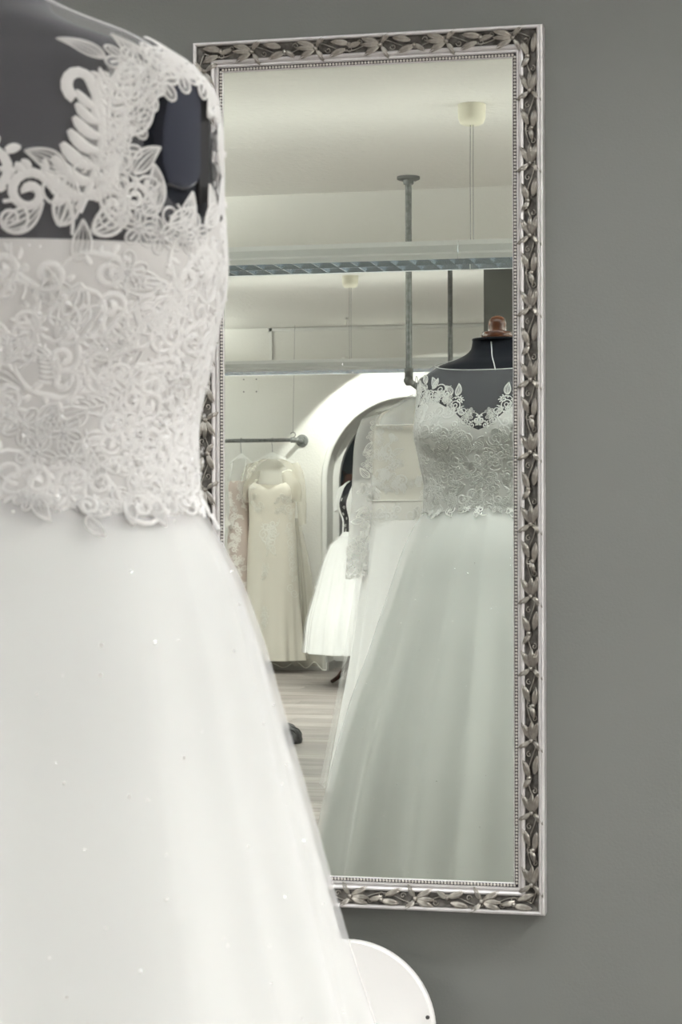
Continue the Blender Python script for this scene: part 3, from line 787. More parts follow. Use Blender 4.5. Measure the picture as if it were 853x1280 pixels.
# scalloped lace falling from the waist on to the skirt
r_ = random.Random(9)
hem = Loft([(1.19,.1775,.128,.1085,0),(1.165,.180,.131,.113,0),(1.14,.194,.150,.130,0),(1.10,.219,.190,.170,0),(1.06,.236,.215,.20,0)], 2.1)
for k in range(30):
    lc = Lace(veil); a = 2*PI*(k+.5)/30 + r_.uniform(-.04,.04); z0 = 1.158 + r_.uniform(-.005,.005)
    if abs(adiff(a, dg(5))) > .4: motif(lc, 'leaf', a, z0, r_.uniform(.018,.026), -PI/2 + r_.uniform(-.9,.9), r_.choice((-1,1)))
    motif(lc, r_.choice(('scroll','curl','flower')), a+r_.uniform(-.05,.05), z0-.002, r_.uniform(.020,.030), r_.uniform(0,6), r_.choice((-1,1)))
    if k % 5 == 0: motif(lc, 'leaf', a+.03, z0-.010, .02, -PI/2 + r_.uniform(-.5,.5), 1)
    lc.build('waist_motif', M['lace'], gown, None, off=.003)
# appliques on the sheer yoke; alpha in degrees, mirrored on the other side
BACK = [ # kind, alpha, z, size, angle, flip
 ('fern',-61,1.372,.092,.10,1), ('fern',-53,1.425,.060,-.5,-1),('scroll',-72,1.385,.056,.5,1),('scroll',-80,1.400,.06,2.6,-1),('scroll',-90,1.385,.05,1.6,1),
 ('leaf',-66,1.362,.045,1.0,1),('leaf',-58,1.358,.045,.4,1),('leaf',-50,1.362,.045,1.7,1),('curl',-47,1.372,.022,1.2,1),('curl',-49,1.392,.024,2.2,-1),('curl',-53,1.368,.024,.2,1),('leaf',-49,1.385,.042,1.9,1),
 ('leaf',-48,1.405,.040,2.2,-1),('flower',-50,1.418,.040,0,1),('flower',-46,1.440,.034,.4,1),('leaf',-49,1.432,.045,.6,1),('leaf',-44,1.452,.040,.9,1),('flower',-42,1.466,.040,.1,1),('leaf',-52,1.452,.045,1.2,-1),
 ('scroll',-54,1.462,.034,.2,1),('flower',-36,1.474,.040,.3,1),('leaf',-42,1.480,.045,1.2,1),('leaf',-30,1.482,.042,.4,1),('flower',-26,1.484,.042,.9,1),('leaf',-18,1.482,.04,2.6,1),('flower',-46,1.486,.036,.9,1),('leaf',-52,1.486,.036,2.2,1),
 ('flower',-12,1.480,.042,.2,1),('leaf',-38,1.487,.05,.2,1),('leaf',-20,1.490,.05,.8,1),('flower',-32,1.491,.04,.2,1),('flower',-4,1.470,.04,.5,1),('leaf',2,1.478,.05,3.4,1),('leaf',-2,1.455,.045,4.5,1),
 ('curl',-66,1.386,.026,1.0,1),('curl',-76,1.366,.03,2.0,-1),('curl',-84,1.368,.03,.3,1),('leaf',-78,1.36,.04,.2,1),('leaf',-88,1.362,.04,2.9,-1),('curl',-60,1.402,.022,2.0,-1),('leaf',-64,1.400,.034,2.3,1),
 ('flower',4,1.435,.04,.4,1),('leaf',2,1.415,.045,4.4,-1),('flower',4,1.395,.04,0,1),('leaf',-6,1.385,.04,3.3,1),('leaf',-44,1.373,.035,.6,1),('leaf',-35,1.367,.035,.2,1),('leaf',-12,1.372,.035,1.4,1),('flower',-24,1.364,.034,.2,1),('scroll',-46,1.385,.036,.3,1),('curl',-42,1.390,.026,.5,1),('leaf',-40,1.378,.036,1.2,1),('flower',-45,1.362,.034,.2,1),('flower',-38,1.358,.034,.6,1),('curl',-34,1.374,.024,1,-1),('leaf',-30,1.366,.034,.8,1),('scroll',-52,1.378,.036,2,-1),('flower',-30,1.358,.03,.2,1),('leaf',-46,1.402,.034,1.1,-1)]
FRONT = [
 ('flower',12,1.470,.042,.3,1),('flower',14,1.440,.042,.8,1),('leaf',20,1.480,.045,1.9,1),('leaf',20,1.455,.045,2.4,1),('flower',24,1.425,.040,.3,1),('flower',26,1.462,.036,.5,1),('leaf',30,1.445,.040,2.3,1),('leaf',34,1.428,.040,2.8,-1),
 ('flower',38,1.430,.036,.6,1),('leaf',42,1.440,.034,1.6,1),('leaf',46,1.428,.036,2.7,1),('scroll',51,1.424,.030,.6,1),('flower',55,1.412,.034,.3,1),('leaf',58,1.418,.034,2.4,-1),('scroll',62,1.420,.034,2.2,-1),('leaf',66,1.402,.034,2.6,1),('flower',69,1.402,.032,.5,1),
 ('leaf',74,1.412,.034,1.5,1),('leaf',76,1.388,.032,2.7,1),('curl',79,1.394,.022,1,1),('flower',82,1.380,.030,.1,1),('leaf',86,1.372,.028,3.6,1),('curl',88,1.364,.02,.4,1),('leaf',84,1.358,.024,4.6,1),('leaf',90,1.352,.022,1.2,1)]
BACK = [(k, a, z, s_*(1 if k == 'fern' else .86), g, f) for k, a, z, s_, g, f in BACK]
r_ = random.Random(17); FRONT = []
for k in range(20):
    a = 8 + k*4.2; th_ = np.interp(a, [8,30,50,92], [.062,.036,.026,.022])
    for q in range(3):
        z = top_z(dg(a)) + .006 + th_*q/2
        if q == 2 and a > 40 and k % 2: continue
        if q == 2 and a > 84: continue
        FRONT.append((r_.choice(('flower','leaf','scroll','leaf','curl')), a + r_.uniform(-1.5,1.5), z, r_.uniform(.021,.030), r_.uniform(.6,2.6) if q == 2 else r_.uniform(0,6), r_.choice((-1,1))))
for a, z, g in ((70,1.428,1.9),(74,1.426,1.2),(52,1.448,1.7),(40,1.460,2.0)): FRONT.append(('leaf', a, z, .032, g, 1))
for kind, a, z, size, ang, fl in BACK + FRONT:
    for sd in (0, 1):
        lc = Lace(body)
        motif(lc, kind, dg(a) if sd == 0 else PI-dg(a), z, size, ang if sd == 0 else PI-ang if kind != 'fern' else -ang, fl if sd == 0 else -fl)
        lc.build('lace_motif', M['lace'], gown, M['lacefill'], off=.0042)
# sequins and beads
def sequins(surf, n, vr, rad, seed, off, parent, name='sequin_scatter', mt='sequin'):
    r2 = np.random.default_rng(seed); A = r2.uniform(0, 2*PI, n); v = r2.uniform(vr[0], vr[1], n)
    p, nn, _, _ = surf.PN(A, v); V = []; F = []
    for i in range(n):
        N = Vector(nn[i]) + Vector(r2.normal(0, .45, 3)); N.normalize(); X = N.orthogonal().normalized(); Y = N.cross(X); c = Vector(p[i]) + Vector(nn[i])*off
        R = rad*r2.uniform(.6, 1.25); b = len(V)
        V.append(c + N*R*.45)
        for k in range(6):
            q = k*PI/3; V.append(c + (X*math.cos(q)+Y*math.sin(q))*R)
        for k in range(6): F.append((b, b+1+k, b+1+(k+1) % 6))
    obj(name, V, F, M[mt], parent, False, kind='stuff')
sequins(body, 420, (float(body.v_of_z(1.13)), float(body.v_of_z(1.36))), .0016, 5, .009, gown, 'bodice_beads', 'crystal')
sequins(veil, 520, (.05, .95), .0011, 6, .001, gown, 'skirt_sequins')
# ------------------------------------------------------------------ rails
def flange(t, loc, axis='z', s=1.0, sign=1):
    c = loc
    prof = [(0,0),(.046*s,0),(.046*s,.010*s*sign),(.040*s,.013*s*sign),(.022*s,.014*s*sign),(.020*s,.030*s*sign),(.0,.030*s*sign)]
    f = auto_smooth(MB().lathe(prof, 28, c, axis).build('flange', M['fitting'], t), 40)
    for k in range(4):
        q = PI/4 + k*PI/2; x, y = .033*s*math.cos(q), .033*s*math.sin(q)
        cc = (c[0]+x, c[1]+y, c[2]+.0135*s*sign) if axis == 'z' else (c[0]+x, c[1]+.0135*s*sign, c[2]+y)
        MB().lathe([(.0055,-.0005),(.0055,.001*sign),(0,.002*sign)], 8, cc, axis).build('screw', M['screw'], f)
R1 = -refl_h(511, 221, CEIL).y; x1 = refl(511, 300, R1).x; zrail = refl(514, 476, R1).z
p2 = refl(563, 395, R1+2.3)
t = thing('ceiling_clothes_rail', 'galvanised pipe clothes rail hung from the ceiling with two drop pipes', 'clothes rail', (x1, -R1, CEIL))
flange(t, (0,0,0), 'z', 1.0, -1)
auto_smooth(MB().tube([(0,0,-.005),(0,0,zrail-CEIL+.01)], .0128, 14).build('drop_pipe', M['galv'], t))
dx2, dy2 = p2.x-x1, -2.3
flange(t, (dx2,dy2,0), 'z', 1.0, -1)
MB().tube([(dx2,dy2,-.005),(dx2,dy2,zrail-CEIL+.01)], .0128, 14).build('drop_pipe', M['galv'], t)
zz = zrail-CEIL
MB().tube([(0,0,zz),(dx2,dy2,zz)], .0128, 14).build('cross_pipe', M['galv'], t)
for (a, b) in ((0,0),(dx2,dy2)):
    MB().lathe([(.013,.05),(.0185,.05),(.0185,.035),(.017,.034),(.0175,-.008),(.013,-.018),(0,-.020)], 18, (a,b,zz)).build('elbow', M['fitting'], t)
MB().tube([(0,.0,zz),(0,.02,zz)], .0185, 16).build('elbow_cap', M['fitting'], t)

# far rail with its two gowns
RD = .165
fr = refl(378, 551, FAR); zf = fr.z
t = thing('wall_clothes_rail', 'galvanised pipe clothes rail fixed to the far wall by a round flange', 'clothes rail', (fr.x, -FAR, zf))
flange(t, (0,0,0), 'y', 1.0, 1)
MB().tube([(0,0,0),(0,RD,0)], .0135, 14).build('wall_bracket', M['galv'], t)
xa = refl(370, 551, FAR-RD).x - fr.x
MB().tube([(.012,RD,0),(XL-fr.x+.002,RD,-.004)], .0135, 14).build('rail_pipe', M['galv'], t)
MB().tube([(-.028,RD,0),(.016,RD,0)], .019, 14).build('tee_fitting', M['fitting'], t)
hx = refl(366.5, 548, FAR-RD).x - fr.x
MB().tube([(hx-.016,RD,0),(hx+.010,RD,0)], .020, 14).build('clamp_ring', M['fitting'], t)
pts = []
for k in range(14):
    q = -PI/2 + k/13*4.4; pts.append((hx + .018*math.cos(q), RD, .038 + .018*math.sin(q)))
MB().tube([(hx,RD,.016)] + pts, .0035, 8).build('hook', M['screw'], t)
MB().tube([(hx+.0,RD,.056),(hx+.004,RD,.3),(hx+.016,RD,CEIL-zf)], .0013, 6).build('steel_wire', M['cable'], t)

def hanger(name_label, x, y, z_rail, z_sh, half, drop, group=None, r=.009, flat=.006):
    t = thing('clothes_hanger', name_label, 'hanger', (x, y, z_rail), 0, group)
    top = z_sh - z_rail
    pts = [(0, .026*math.sin(q), .022*math.cos(q)-.004) for q in np.linspace(-1.9, 1.9, 12)]
    hk = [(0,.0,top+.012)] + [(0,.002*i,(top+.012)+( -.03-(top+.012))*i/4) for i in range(1,4)] + [(0,p[1],p[2]) for p in pts[::-1]]
    MB().tube(hk, .0017, 6).build('wire_hook', M['galv'], t)
    V = []; F = []
    n = 18
    for i in range(n+1):
        u = -1 + 2*i/n; xx = u*half; zc = top - drop*abs(u)**1.35 ; th = .020*(1-.45*abs(u)) + (.012 if abs(u) < .2 else 0)
        V += [(xx,-flat,zc-th/2),(xx,flat,zc-th/2),(xx,flat,zc+th/2),(xx,-flat,zc+th/2)]
    for i in range(n):
        for k in range(4): a = i*4; F.append((a+k, a+(k+1)%4, a+4+(k+1)%4, a+4+k))
    F += [(3,2,1,0), (4*n,4*n+1,4*n+2,4*n+3)]
    auto_smooth(obj('hanger_body', V, F, M['white_plastic'], t), 50)
    return t
def sleeve(name, pts, radii, mt, parent, flat=.55, n=20):
    m0 = len(pts); t0 = np.arange(m0); tt = np.linspace(0, m0-1, 6*(m0-1)+1)
    def cr(y):
        y = np.asarray(y, float); mm = np.gradient(y); k = np.clip(tt.astype(int), 0, m0-2); u = tt-k
        return (2*u**3-3*u**2+1)*y[k] + (u**3-2*u**2+u)*mm[k] + (-2*u**3+3*u**2)*y[k+1] + (u**3-u**2)*mm[k+1]
    pts = list(zip(cr([p[0] for p in pts]), cr([p[1] for p in pts]), cr([p[2] for p in pts]))); radii = cr(radii)
    V = []; F = []; m = len(pts)
    for i, (x, y, z) in enumerate(pts):
        for k in range(n):
            q = 2*PI*k/n; rr = radii[i]*(1+.06*math.sin(3*q+i*.15)); V.append((x + rr*math.cos(q), y + rr*flat*math.sin(q), z + .25*rr*math.cos(q)))
    for i in range(m-1):
        for k in range(n): F.append((i*n+k, i*n+(k+1)%n, (i+1)*n+(k+1)%n, (i+1)*n+k))
    return obj(name, V, F, mt, parent)
class Flat:
    """lace laid on a plane facing +y (local x, z)"""
def lace_on(surf, items, name, mt, parent, net=None, off=.003, each=True):
    if each:
        for it in items:
            lc = Lace(surf); motif(lc, *it); lc.build(name, mt, parent, net, off=off)
    else:
        lc = Lace(surf)
        for it in items: motif(lc, *it)
        lc.build(name, mt, parent, net, off=off)

# ---- gown with long lace sleeves on the ceiling rail
AD = R1 + .16
ca = refl(521, 520, AD)
ga_ = thing('lace_sleeve_gown', 'white gown with sheer long lace sleeves hanging on the ceiling pipe rail', 'wedding dress', (ca.x, -AD, 0))
def za(py): return refl(520, py, AD).z
def wa(px, py=600): return ca.x - refl(px, py, AD).x
ax0 = wa(463)
bl = Loft([(za(662),ax0*.98,.075,.07,0),(za(640),ax0*.97,.078,.07,0),(za(622),ax0*.96,.08,.07,0),(za(585),ax0*.98,.085,.07,0),(za(550),ax0*.99,.075,.065,0),(za(530),ax0*.97,.055,.05,0),(za(518),ax0*.80,.04,.035,0),(za(508),ax0*.45,.025,.025,0)], 2.3)
V, Fc = bl.grid(72, 24, 0, 0.0, lambda a: float(bl.v_of_z(za(624)))); obj('waist_panel', V, Fc, M['offwhite'], ga_)
V, Fc = bl.grid(72, 30, 0, lambda a: float(bl.v_of_z(za(626))), 1.0); obj('sheer_bodice', V, Fc, M['skin_net'], ga_)
p_, n_, _, _ = bl.PN(np.linspace(0, PI, 40), np.full(40, float(bl.v_of_z(za(626)))))
MB().tube([tuple(a) for a in p_ + n_*.002], .004, 6).build('waist_seam', M['offwhite'], ga_)
for sd in (-1, 1):
    pts = [(sd*wa(466),0,za(520)),(sd*wa(459),.01,za(548)),(sd*wa(456),.02,za(590)),(sd*wa(453),.025,za(640)),(sd*wa(450),.03,za(680)),(sd*wa(450),.03,za(715))]
    sleeve('sleeve', pts, [.045,.05,.05,.046,.046,.050], M['white_net'], ga_)
    sl = Loft([(za(724),.050,.034,.03,.03),(za(690),.046,.03,.026,.03),(za(640),.046,.028,.025,.025),(za(590),.050,.03,.025,.02),(za(545),.05,.03,.025,.01),(za(520),.045,.026,.022,0)], 2.0)
    class Sh:                                             # sleeve surface shifted sideways
        tab = sl.tab; vv = sl.vv; len = sl.len
        v_of_z = sl.v_of_z
        def __init__(s, f): s.f = f
        def P(s, al, v):
            p = sl.P(al, v); z_ = p[...,2]; p[...,0] += np.interp(z_, [q[2] for q in pts[::-1]], [q[0] for q in pts[::-1]]); return p
        PN = Loft.PN
    S = Sh(0); r2 = random.Random(4)
    items = []
    for k in range(26):
        z_ = za(530) + (za(715)-za(530))*k/25; items.append((r2.choice(('flower','leaf','fern')), dg(90+sd*-(-32)+r2.uniform(-14,14)) if sd < 0 else dg(90-32+r2.uniform(-14,14)), z_, r2.uniform(.035,.055), r2.uniform(0,6), r2.choice((-1,1))))
    for k in range(20):
        items.append((r2.choice(('flower','leaf','scroll')), dg(90+r2.uniform(-70,70)), r2.uniform(za(722), za(678)), r2.uniform(.035,.055), r2.uniform(0,6), 1))
    lace_on(S, items, 'sleeve_lace', M['lace'], ga_, None)
r2 = random.Random(14); items = []
for k in range(34): items.append((r2.choice(('flower','leaf','fern','scroll')), dg(r2.uniform(95,165)), r2.uniform(za(610), za(520)), r2.uniform(.035,.06), r2.uniform(0,6), 1))
for k in range(26): items.append((r2.choice(('flower','leaf','fern','curl')), dg(r2.uniform(50,160)), r2.uniform(za(622), za(598)), r2.uniform(.03,.055), r2.uniform(0,6), 1))
lace_on(bl, items, 'bodice_motif', M['lace'], ga_, None, .002)
items = [(r2.choice(('leaf','scroll','curl')), dg(30+k*7+r2.uniform(-3,3)), za(650)+r2.uniform(-.03,.06), .055, r2.uniform(0,6), 1) for k in range(22)]
lace_on(bl, items, 'waist_lace', M['lace'], ga_, None, .002, False)
sk = [(za(650),ax0*.98,.08,.075,0),(za(700),wa(456),.11,.10,0),(za(760),wa(449),.14,.13,0),(za(830),wa(439),.17,.16,0),(za(900),wa(427),.20,.19,0),(.02,wa(412),.24,.23,0)]
skl = Loft(sk, 2.0, skirt_fold(.09, 31, 6, .7, 8, 26)); V, Fc = skl.grid(140, 40); obj('skirt', V, Fc, M['white_tulle2'], ga_)
sko = Loft([(z_, a+.03*min(1,(za(650)-z_)/.25), f+.02, b+.02, y) for z_,a,f,b,y in sk], 2.0, skirt_fold(.06, 33, 6, 1.0, 6, 22)); V, Fc = sko.grid(140, 40); obj('skirt_overlay', V, Fc, M['white_veil'], ga_)
hanger('white hanger on the ceiling pipe rail inside the clear cover', ca.x, -AD, zrail+.012, za(503), .17, .035)
# clear cover over its shoulders
bag = Loft([(za(533),ax0*.86,.11,.10,0),(za(520),ax0*.74,.10,.09,0),(za(505),ax0*.40,.06,.06,0),(za(494),ax0*.10,.02,.02,0)], 2.4, lambda a, v: .04*np.sin(7*a+3)*(1-v))
V, Fc = bag.grid(60, 14, .004); cv = obj('garment_cover', V, Fc, M['clear'], None, True, (ca.x, -AD, 0)); tag(cv, 'clear plastic shoulder cover over the lace sleeved gown', 'garment cover')
p_, n_, _, _ = bag.PN(np.linspace(0, 2*PI, 49), np.full(49, 0.0)); MB().tube([tuple(a) for a in p_ + n_*.004], .0035, 6, False).build('cover_hem', M['white_plastic'], cv)

# ---- ivory gown on the far rail
BD = FAR - RD
def fz(py): return refl(340, py, BD).z
def fx(px, py=650): return refl(px, py, BD).x
bx = fx(341)
gb_ = thing('ivory_gown', 'ivory off-shoulder lace gown with sheer sleeves hanging on the far wall rail', 'wedding dress', (bx, -BD, 0))
def hw(px): return fx(px)-bx
prof = [(fz(824),hw(381),.14,.08,.04),(fz(780),hw(377),.13,.075,.03),(fz(720),hw(373.5),.11,.07,.025),(fz(680),hw(371.5),.10,.065,.02),(fz(650),hw(369.5),.095,.06,.015),(fz(630),hw(370),.10,.06,.015),(fz(612),hw(371.5),.095,.055,.015),(fz(600),hw(371),.07,.05,.01)]
gbody = Loft(prof, 2.2, lambda a, v: .07*np.sin(6*a+1.0)*(np.clip(1-v*1.9,0,1)) + .035*np.sin(13*a)*(np.clip(1-v*2.0,0,1)), ((dg(55), fz(613), .4, .07, .15),(dg(125), fz(613), .4, .07, .15)))
def vtop(a):
    d = abs(adiff(a, PI/2)); return float(gbody.v_of_z(np.interp(d, [0,dg(22),dg(45),dg(80),PI], [fz(612),fz(605),fz(602),fz(603),fz(606)])))
V, Fc = gbody.grid(110, 60, 0, 0.0, vtop); obj('gown_body', V, Fc, M['ivory'], gb_)
# net upper part: off-shoulder collar
cl = Loft([(fz(612),hw(372),.085,.06,.015),(fz(600),hw(373),.07,.055,.01),(fz(589),hw(372.5),.055,.05,0),(fz(582),hw(368),.04,.04,0),(fz(577),hw(361),.03,.03,0),(fz(574),hw(352),.02,.025,0)], 2.3)
def clo(a):
    d = abs(adiff(a, PI/2)); return float(cl.v_of_z(np.interp(d, [0,dg(28),dg(42),dg(60),dg(100),PI], [fz(574.3),fz(575),fz(598),fz(610),fz(612),fz(606)])))
V, Fc = cl.grid(90, 16, .003, clo, 1.0); obj('net_collar', V, Fc, M['ivory_net'], gb_)
for sd in (-1, 1):
    pts = [(sd*hw(368),.0,fz(579)),(sd*hw(373),.01,fz(592)),(sd*hw(376),.02,fz(610)),(sd*hw(378),.02,fz(630)),(sd*hw(379),.02,fz(656))]
    sleeve('sleeve', pts, [.03,.038,.040,.034,.028], M['ivory_net'], gb_)
    sleeve('shoulder_flounce', [(sd*hw(360),.05,fz(590)),(sd*hw(366),.055,fz(604)),(sd*hw(370),.05,fz(618)),(sd*hw(372),.045,fz(628))], [.035,.055,.055,.035], M['ivory_net'], gb_)
r2 = random.Random(22)
items = []
for k in range(9):
    items.append((r2.choice(('scroll','leaf','curl')), dg(90 + r2.uniform(-16,16)), fz(655+k*3.2), .075, r2.uniform(0,6), r2.choice((-1,1))))
for py in (668, 676, 684): items.append(('leaf', dg(90), fz(py), .06, -PI/2, 1))
for py, s_ in ((708,.06),(714,.05),(768,.06),(776,.05),(760,.05)): items.append(('flower', dg(96), fz(py), s_, 1, 1)); items.append(('leaf', dg(93), fz(py+3), s_, -1.2, 1))
for k in range(16): items.append((r2.choice(('leaf','curl','flower')), dg(32+r2.uniform(-7,7)), fz(636+k*7), .06, r2.uniform(0,6), 1))
for k in range(14): items.append((r2.choice(('leaf','flower')), dg(90 + r2.choice((-1,1))*r2.uniform(20,60)), fz(r2.uniform(608,640)), .055, r2.uniform(0,6), 1))
lace_on(gbody, items, 'lace_motif', M['ivory_lace'], gb_, None, .0012)
items = [(r2.choice(('leaf','flower')), dg(90 + s_*r2.uniform(38,75)), fz(r2.uniform(582,608)), .05, r2.uniform(0,6), 1) for k in range(7) for s_ in (-1,1)]
lace_on(cl, items, 'collar_lace', M['ivory_lace'], gb_, None, .005)
# train behind, with its wavy net edge
V = []; F = []; nu, nv = 30, 16
for j in range(nv+1):
    v = j/nv; py = 648 + (828-648)*v
    for i in range(nu+1):
        u = i/nu; xl, xr_ = hw(366), hw(372 + 26*min(1,v*1.5)**.8 - 4*max(0, v-.7))
        V.append((xl + (xr_-xl)*u, -.03 + .035*math.sin(u*11+v*2)*v, fz(py) - .03*math.sin(u*9)*v**4))
for j in range(nv):
    for i in range(nu): a = j*(nu+1)+i; F.append((a, a+1, a+nu+2, a+nu+1))
obj('train', V, F, M['ivory_net'], gb_); 
obj('train_lining', [(x*1 - .02, y-.012, z) for x, y, z in V], F, M['ivory_net'], gb_)
V = []; F = []; nu, nv = 60, 6
for j in range(nv+1):
    v = j/nv
    for i in range(nu+1):
        u = i/nu; x = hw(322) + (hw(409)-hw(322))*u
        V.append((x, .02 + .05*math.sin(u*8) - .02*v, fz(817) + (fz(831)-fz(817))*v - v*.028*math.sin(u*21)*(.4+u*.6)))
for j in range(nv):
    for i in range(nu): a = j*(nu+1)+i; F.append((a, a+1, a+nu+2, a+nu+1))
hemo = obj('hem_ruffle', V, F, M['ivory_net'], gb_)
MB().tube([V[nv*(nu+1)+i] for i in range(nu+1)], .0025, 5).build('hem_cord', M['ivory_lace'], hemo)
hanger('white hanger holding the ivory gown on the far wall rail', bx, -BD, zf, fz(568), .15, .06)

# ---- blush gown
cx = fx(300); CDY = .0
gc_ = thing('blush_gown', 'blush pink strapless lace gown with ribbon loops beside the ivory gown', 'wedding dress', (cx, -BD, 0), dg(12))
k_ = .0056
prof = [(fz(824),.115,.13,.08,0),(fz(740),.10,.12,.075,0),(fz(690),.092,.11,.07,0),(fz(655),.076,.09,.06,0),(fz(635),.070,.085,.06,0),(fz(610),.078,.09,.06,0),(fz(601),.074,.08,.06,0)]
cb_ = Loft(prof, 2.1, lambda a, v: .05*np.sin(8*a)*np.clip(1-v*1.6,0,1))
V, Fc = cb_.grid(80, 40); obj('gown_body', V, Fc, M['blush'], gc_)
r2 = random.Random(31); items = []
for k in range(70):
    py = 603 + (745-603)*(k/70)**1.2; spr = 75 if py < 650 else 40
    items.append((r2.choice(('leaf','flower','scroll','fern')), dg(95 + r2.uniform(-spr,spr)), fz(py), r2.uniform(.045,.07), r2.uniform(0,6), 1))
lace_on(cb_, items, 'lace_motif', M['blush_lace'], gc_, None, .0015)
for s_ in (-1, 1): MB().tube([(s_*.05,.07,fz(602)),(s_*.052,.03,fz(590)),(s_*.055,0,fz(574))], .004, 6).build('ribbon_loop', M['white_plastic'], gc_)
hanger('white hanger holding the blush gown on the far wall rail', fx(302), -BD, zf, fz(569), .085, .055)
tc_ = Vector((fx(288), -BD+.12, fz(651)))
tg = thing('price_tag', 'small paper tag hanging on the blush gown', 'tag', tuple(tc_))
b_ = MB().box((-.022,-.001,-.04),(.022,.001,.04)).build('tag_card', M['paper'], tg, False); b_.rotation_euler = (0, -.5, 0)
MB().tube([(.015,0,.038),(.03,-.02,.09),(.035,-.03,.13)], .0012, 5).build('tag_string', M['paper'], tg)

# ---- short tulle dress on a second form before the arched window
pf = refl_h(424, 853, 0.0); FD = -pf.y - .18
def dz(py): return refl(449, py, FD).z
dx = refl(449, 700, FD).x
def dw(px): return dx - refl(px, 700, FD).x
form2 = thing('dress_form', 'dark dress form on wooden tripod feet before the arched window', 'dress form', (dx, -FD, 0), dg(46))
t2 = Loft([(.85,.16,.12,.11,0),(.98,.125,.10,.09,0),(1.08,.12,.095,.085,0),(1.2,.165,.125,.10,0),(1.28,.165,.10,.10,0),(1.33,.14,.08,.085,-.01),(1.355,.085,.06,.065,-.01),(1.38,.055,.05,.05,-.01),(1.405,.05,.046,.046,-.01)], 2.2)
V, Fc = t2.grid(60, 40, -.004); obj('torso', V, Fc, M['black_velvet'], form2)
MB().lathe([(0,1.404),(.042,1.404),(.042,1.416),(.026,1.42),(.024,1.446),(.012,1.458),(0,1.46)], 24, (0,-.01,0)).build('neck_cap', M['wood_cap'], form2)
MB().tube([(0,0,.2),(0,0,.9)], .018, 12).build('stand_pole', M['dark_wood'], form2)
for k in range(3):
    q = 2*PI*k/3 + PI - dg(46) + .35; c, s_ = math.cos(q), math.sin(q)
    MB().tube([(.01*c,.01*s_,.27),(.05*c,.05*s_,.22),(.10*c,.10*s_,.12),(.16*c,.16*s_,.05),(.215*c,.215*s_,.014)], [.018,.020,.019,.016,.014], 10).build('stand_foot', M['dark_wood'], form2)
gd_ = thing('tulle_tea_dress', 'short white tulle dress with black bodice panel before the arched window', 'dress', (dx, -FD, 0), dg(46))
V, Fc = t2.grid(80, 30, .004, float(t2.v_of_z(.98)), lambda a: float(t2.v_of_z(1.30)), a0=dg(103), a1=dg(103+334)); obj('bodice', V, Fc, M['white_tulle2'], gd_)
V, Fc = t2.grid(14, 30, .003, float(t2.v_of_z(.98)), lambda a: float(t2.v_of_z(1.30-.05*max(0,1-abs(a-dg(90))/.4))), a0=dg(74), a1=dg(106)); obj('black_panel', V, Fc, M['black_satin'], gd_)
lace_on(t2, [(k, dg(90+o), z_, .022, q, 1) for k, o, z_, q in (('leaf',4,1.22,1.4),('curl',-6,1.18,0),('flower',3,1.14,1),('leaf',-4,1.10,1.7),('curl',4,1.06,2),('leaf',0,1.02,1.5))], 'panel_trim', M['lace'], gd_, None, .006)
V, Fc = t2.grid(80, 10, .006, float(t2.v_of_z(1.28)), float(t2.v_of_z(1.352)), a0=dg(104), a1=dg(104+332)); obj('collar_yoke', V, Fc, M['white_tulle2'], gd_)
for sd in (-1, 1):
    sleeve('cap_sleeve', [(sd*.135,0,1.335),(sd*.165,.005,1.31),(sd*.185,.01,1.25),(sd*.195,.01,1.16)], [.04,.055,.058,.060], M['white_tulle2'], gd_, .8)
sk2 = Loft([(1.02,.125,.10,.09,0),(.985,.14,.12,.11,0),(.93,.19,.18,.17,0),(.80,.245,.235,.225,0),(.60,.30,.29,.28,0),(.40,.35,.34,.33,0),(dz(815),dw(382),.36,.35,0)], 2.0, skirt_fold(.055, 44, 8, .9, 9, 46))
V, Fc = sk2.grid(240, 40); obj('tulle_skirt', V, Fc, M['white_tulle2'], gd_)
V, Fc = sk2.grid(240, 40, .012, .05, 1.0); obj('tulle_overlay', V, Fc, M['white_veil'], gd_)

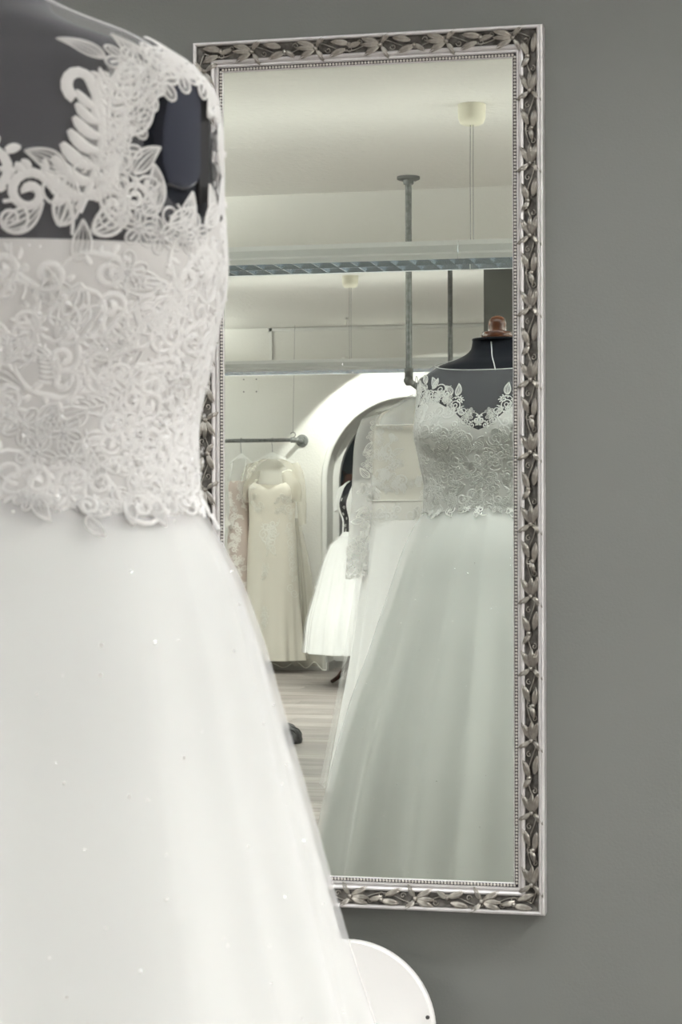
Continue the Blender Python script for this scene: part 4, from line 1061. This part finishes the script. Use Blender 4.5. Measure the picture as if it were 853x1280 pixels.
# ------------------------------------------------------------------ small things
# dark patterned base on the floor
pb = refl_h(364, 921, 0.0)
bs = thing('door_weight', 'dark cast iron weight with raised scrollwork on the laminate floor', 'weight', (refl_h(353, 928, 0.0).x, refl_h(353, 928, 0.0).y, 0))
auto_smooth(MB().lathe([(.0,.0),(.098,.0),(.102,.016),(.097,.040),(.080,.066),(.052,.086),(.025,.096),(0,.098)], 28).build('base_plate', M['iron'], bs), 40)
for k in range(8):
    q = 2*PI*k/8; pts = []
    for j in range(12):
        u = j/11; a = q + .35*math.sin(u*5); r_0 = .03 + .068*u; pts.append((r_0*math.cos(a), r_0*math.sin(a), np.interp(r_0, [.025,.052,.080,.097,.102],[.096,.086,.066,.040,.016])))
    MB().tube(pts, .0045, 6).build('scroll_relief', M['iron'], bs)
# small white chair with a round back in front of the grey wall
CHD = .055
cc = at(437, 1284, -CHD); rr = at(545, 1284, -CHD).x - cc.x; ztop = at(437, 1174.5, -CHD).z
ch = thing('child_chair', 'small white lacquered chair with a rounded back before the grey wall', 'chair', (cc.x, -CHD, 0))
def plate(name, prof, y0, y1, mt, parent, bev=.004):
    n = len(prof); cx_ = sum(p[0] for p in prof)/n; cz_ = sum(p[1] for p in prof)/n
    V = []
    for y, s_ in ((y0, 1-bev/.12), (y0+bev, 1), (y1-bev, 1), (y1, 1-bev/.12)):
        V += [(cx_+(x-cx_)*s_, y, cz_+(z-cz_)*s_) for x, z in prof]
    F = [(j*n+i, j*n+(i+1)%n, (j+1)*n+(i+1)%n, (j+1)*n+i) for j in range(3) for i in range(n)] + [tuple(range(n))[::-1], tuple(range(3*n, 4*n))]
    return auto_smooth(obj(name, V, F, mt, parent), 40)
zc = ztop - rr*1.0
prof = [(rr*math.cos(q), zc + (ztop-zc)*math.sin(q)) for q in np.linspace(0, PI, 40)] + [(-rr, .28), (-rr*.9,.27), (rr*.9,.27), (rr, .28)]
bk = plate('backrest', prof, -.010, .010, M['lacquer'], ch)
bs_ = at(535, 1271.5, -CHD-.01); 
MB().lathe([(.0032,0),(.0032,-.0015),(.002,-.0025),(0,-.0026)], 12, (bs_.x-cc.x, -.0105, bs_.z), 'y').build('bolt', M['iron'], bk)
MB().box((-rr,-.27,.25),(rr,.005,.27)).build('seat', M['lacquer'], ch, False)
for sx in (-1,1):
    for yy in (-.01,-.245): MB().tube([(sx*(rr-.02),yy,.255),(sx*(rr-.015),yy,0)], [.012,.010], 10).build('leg', M['lacquer'], ch)
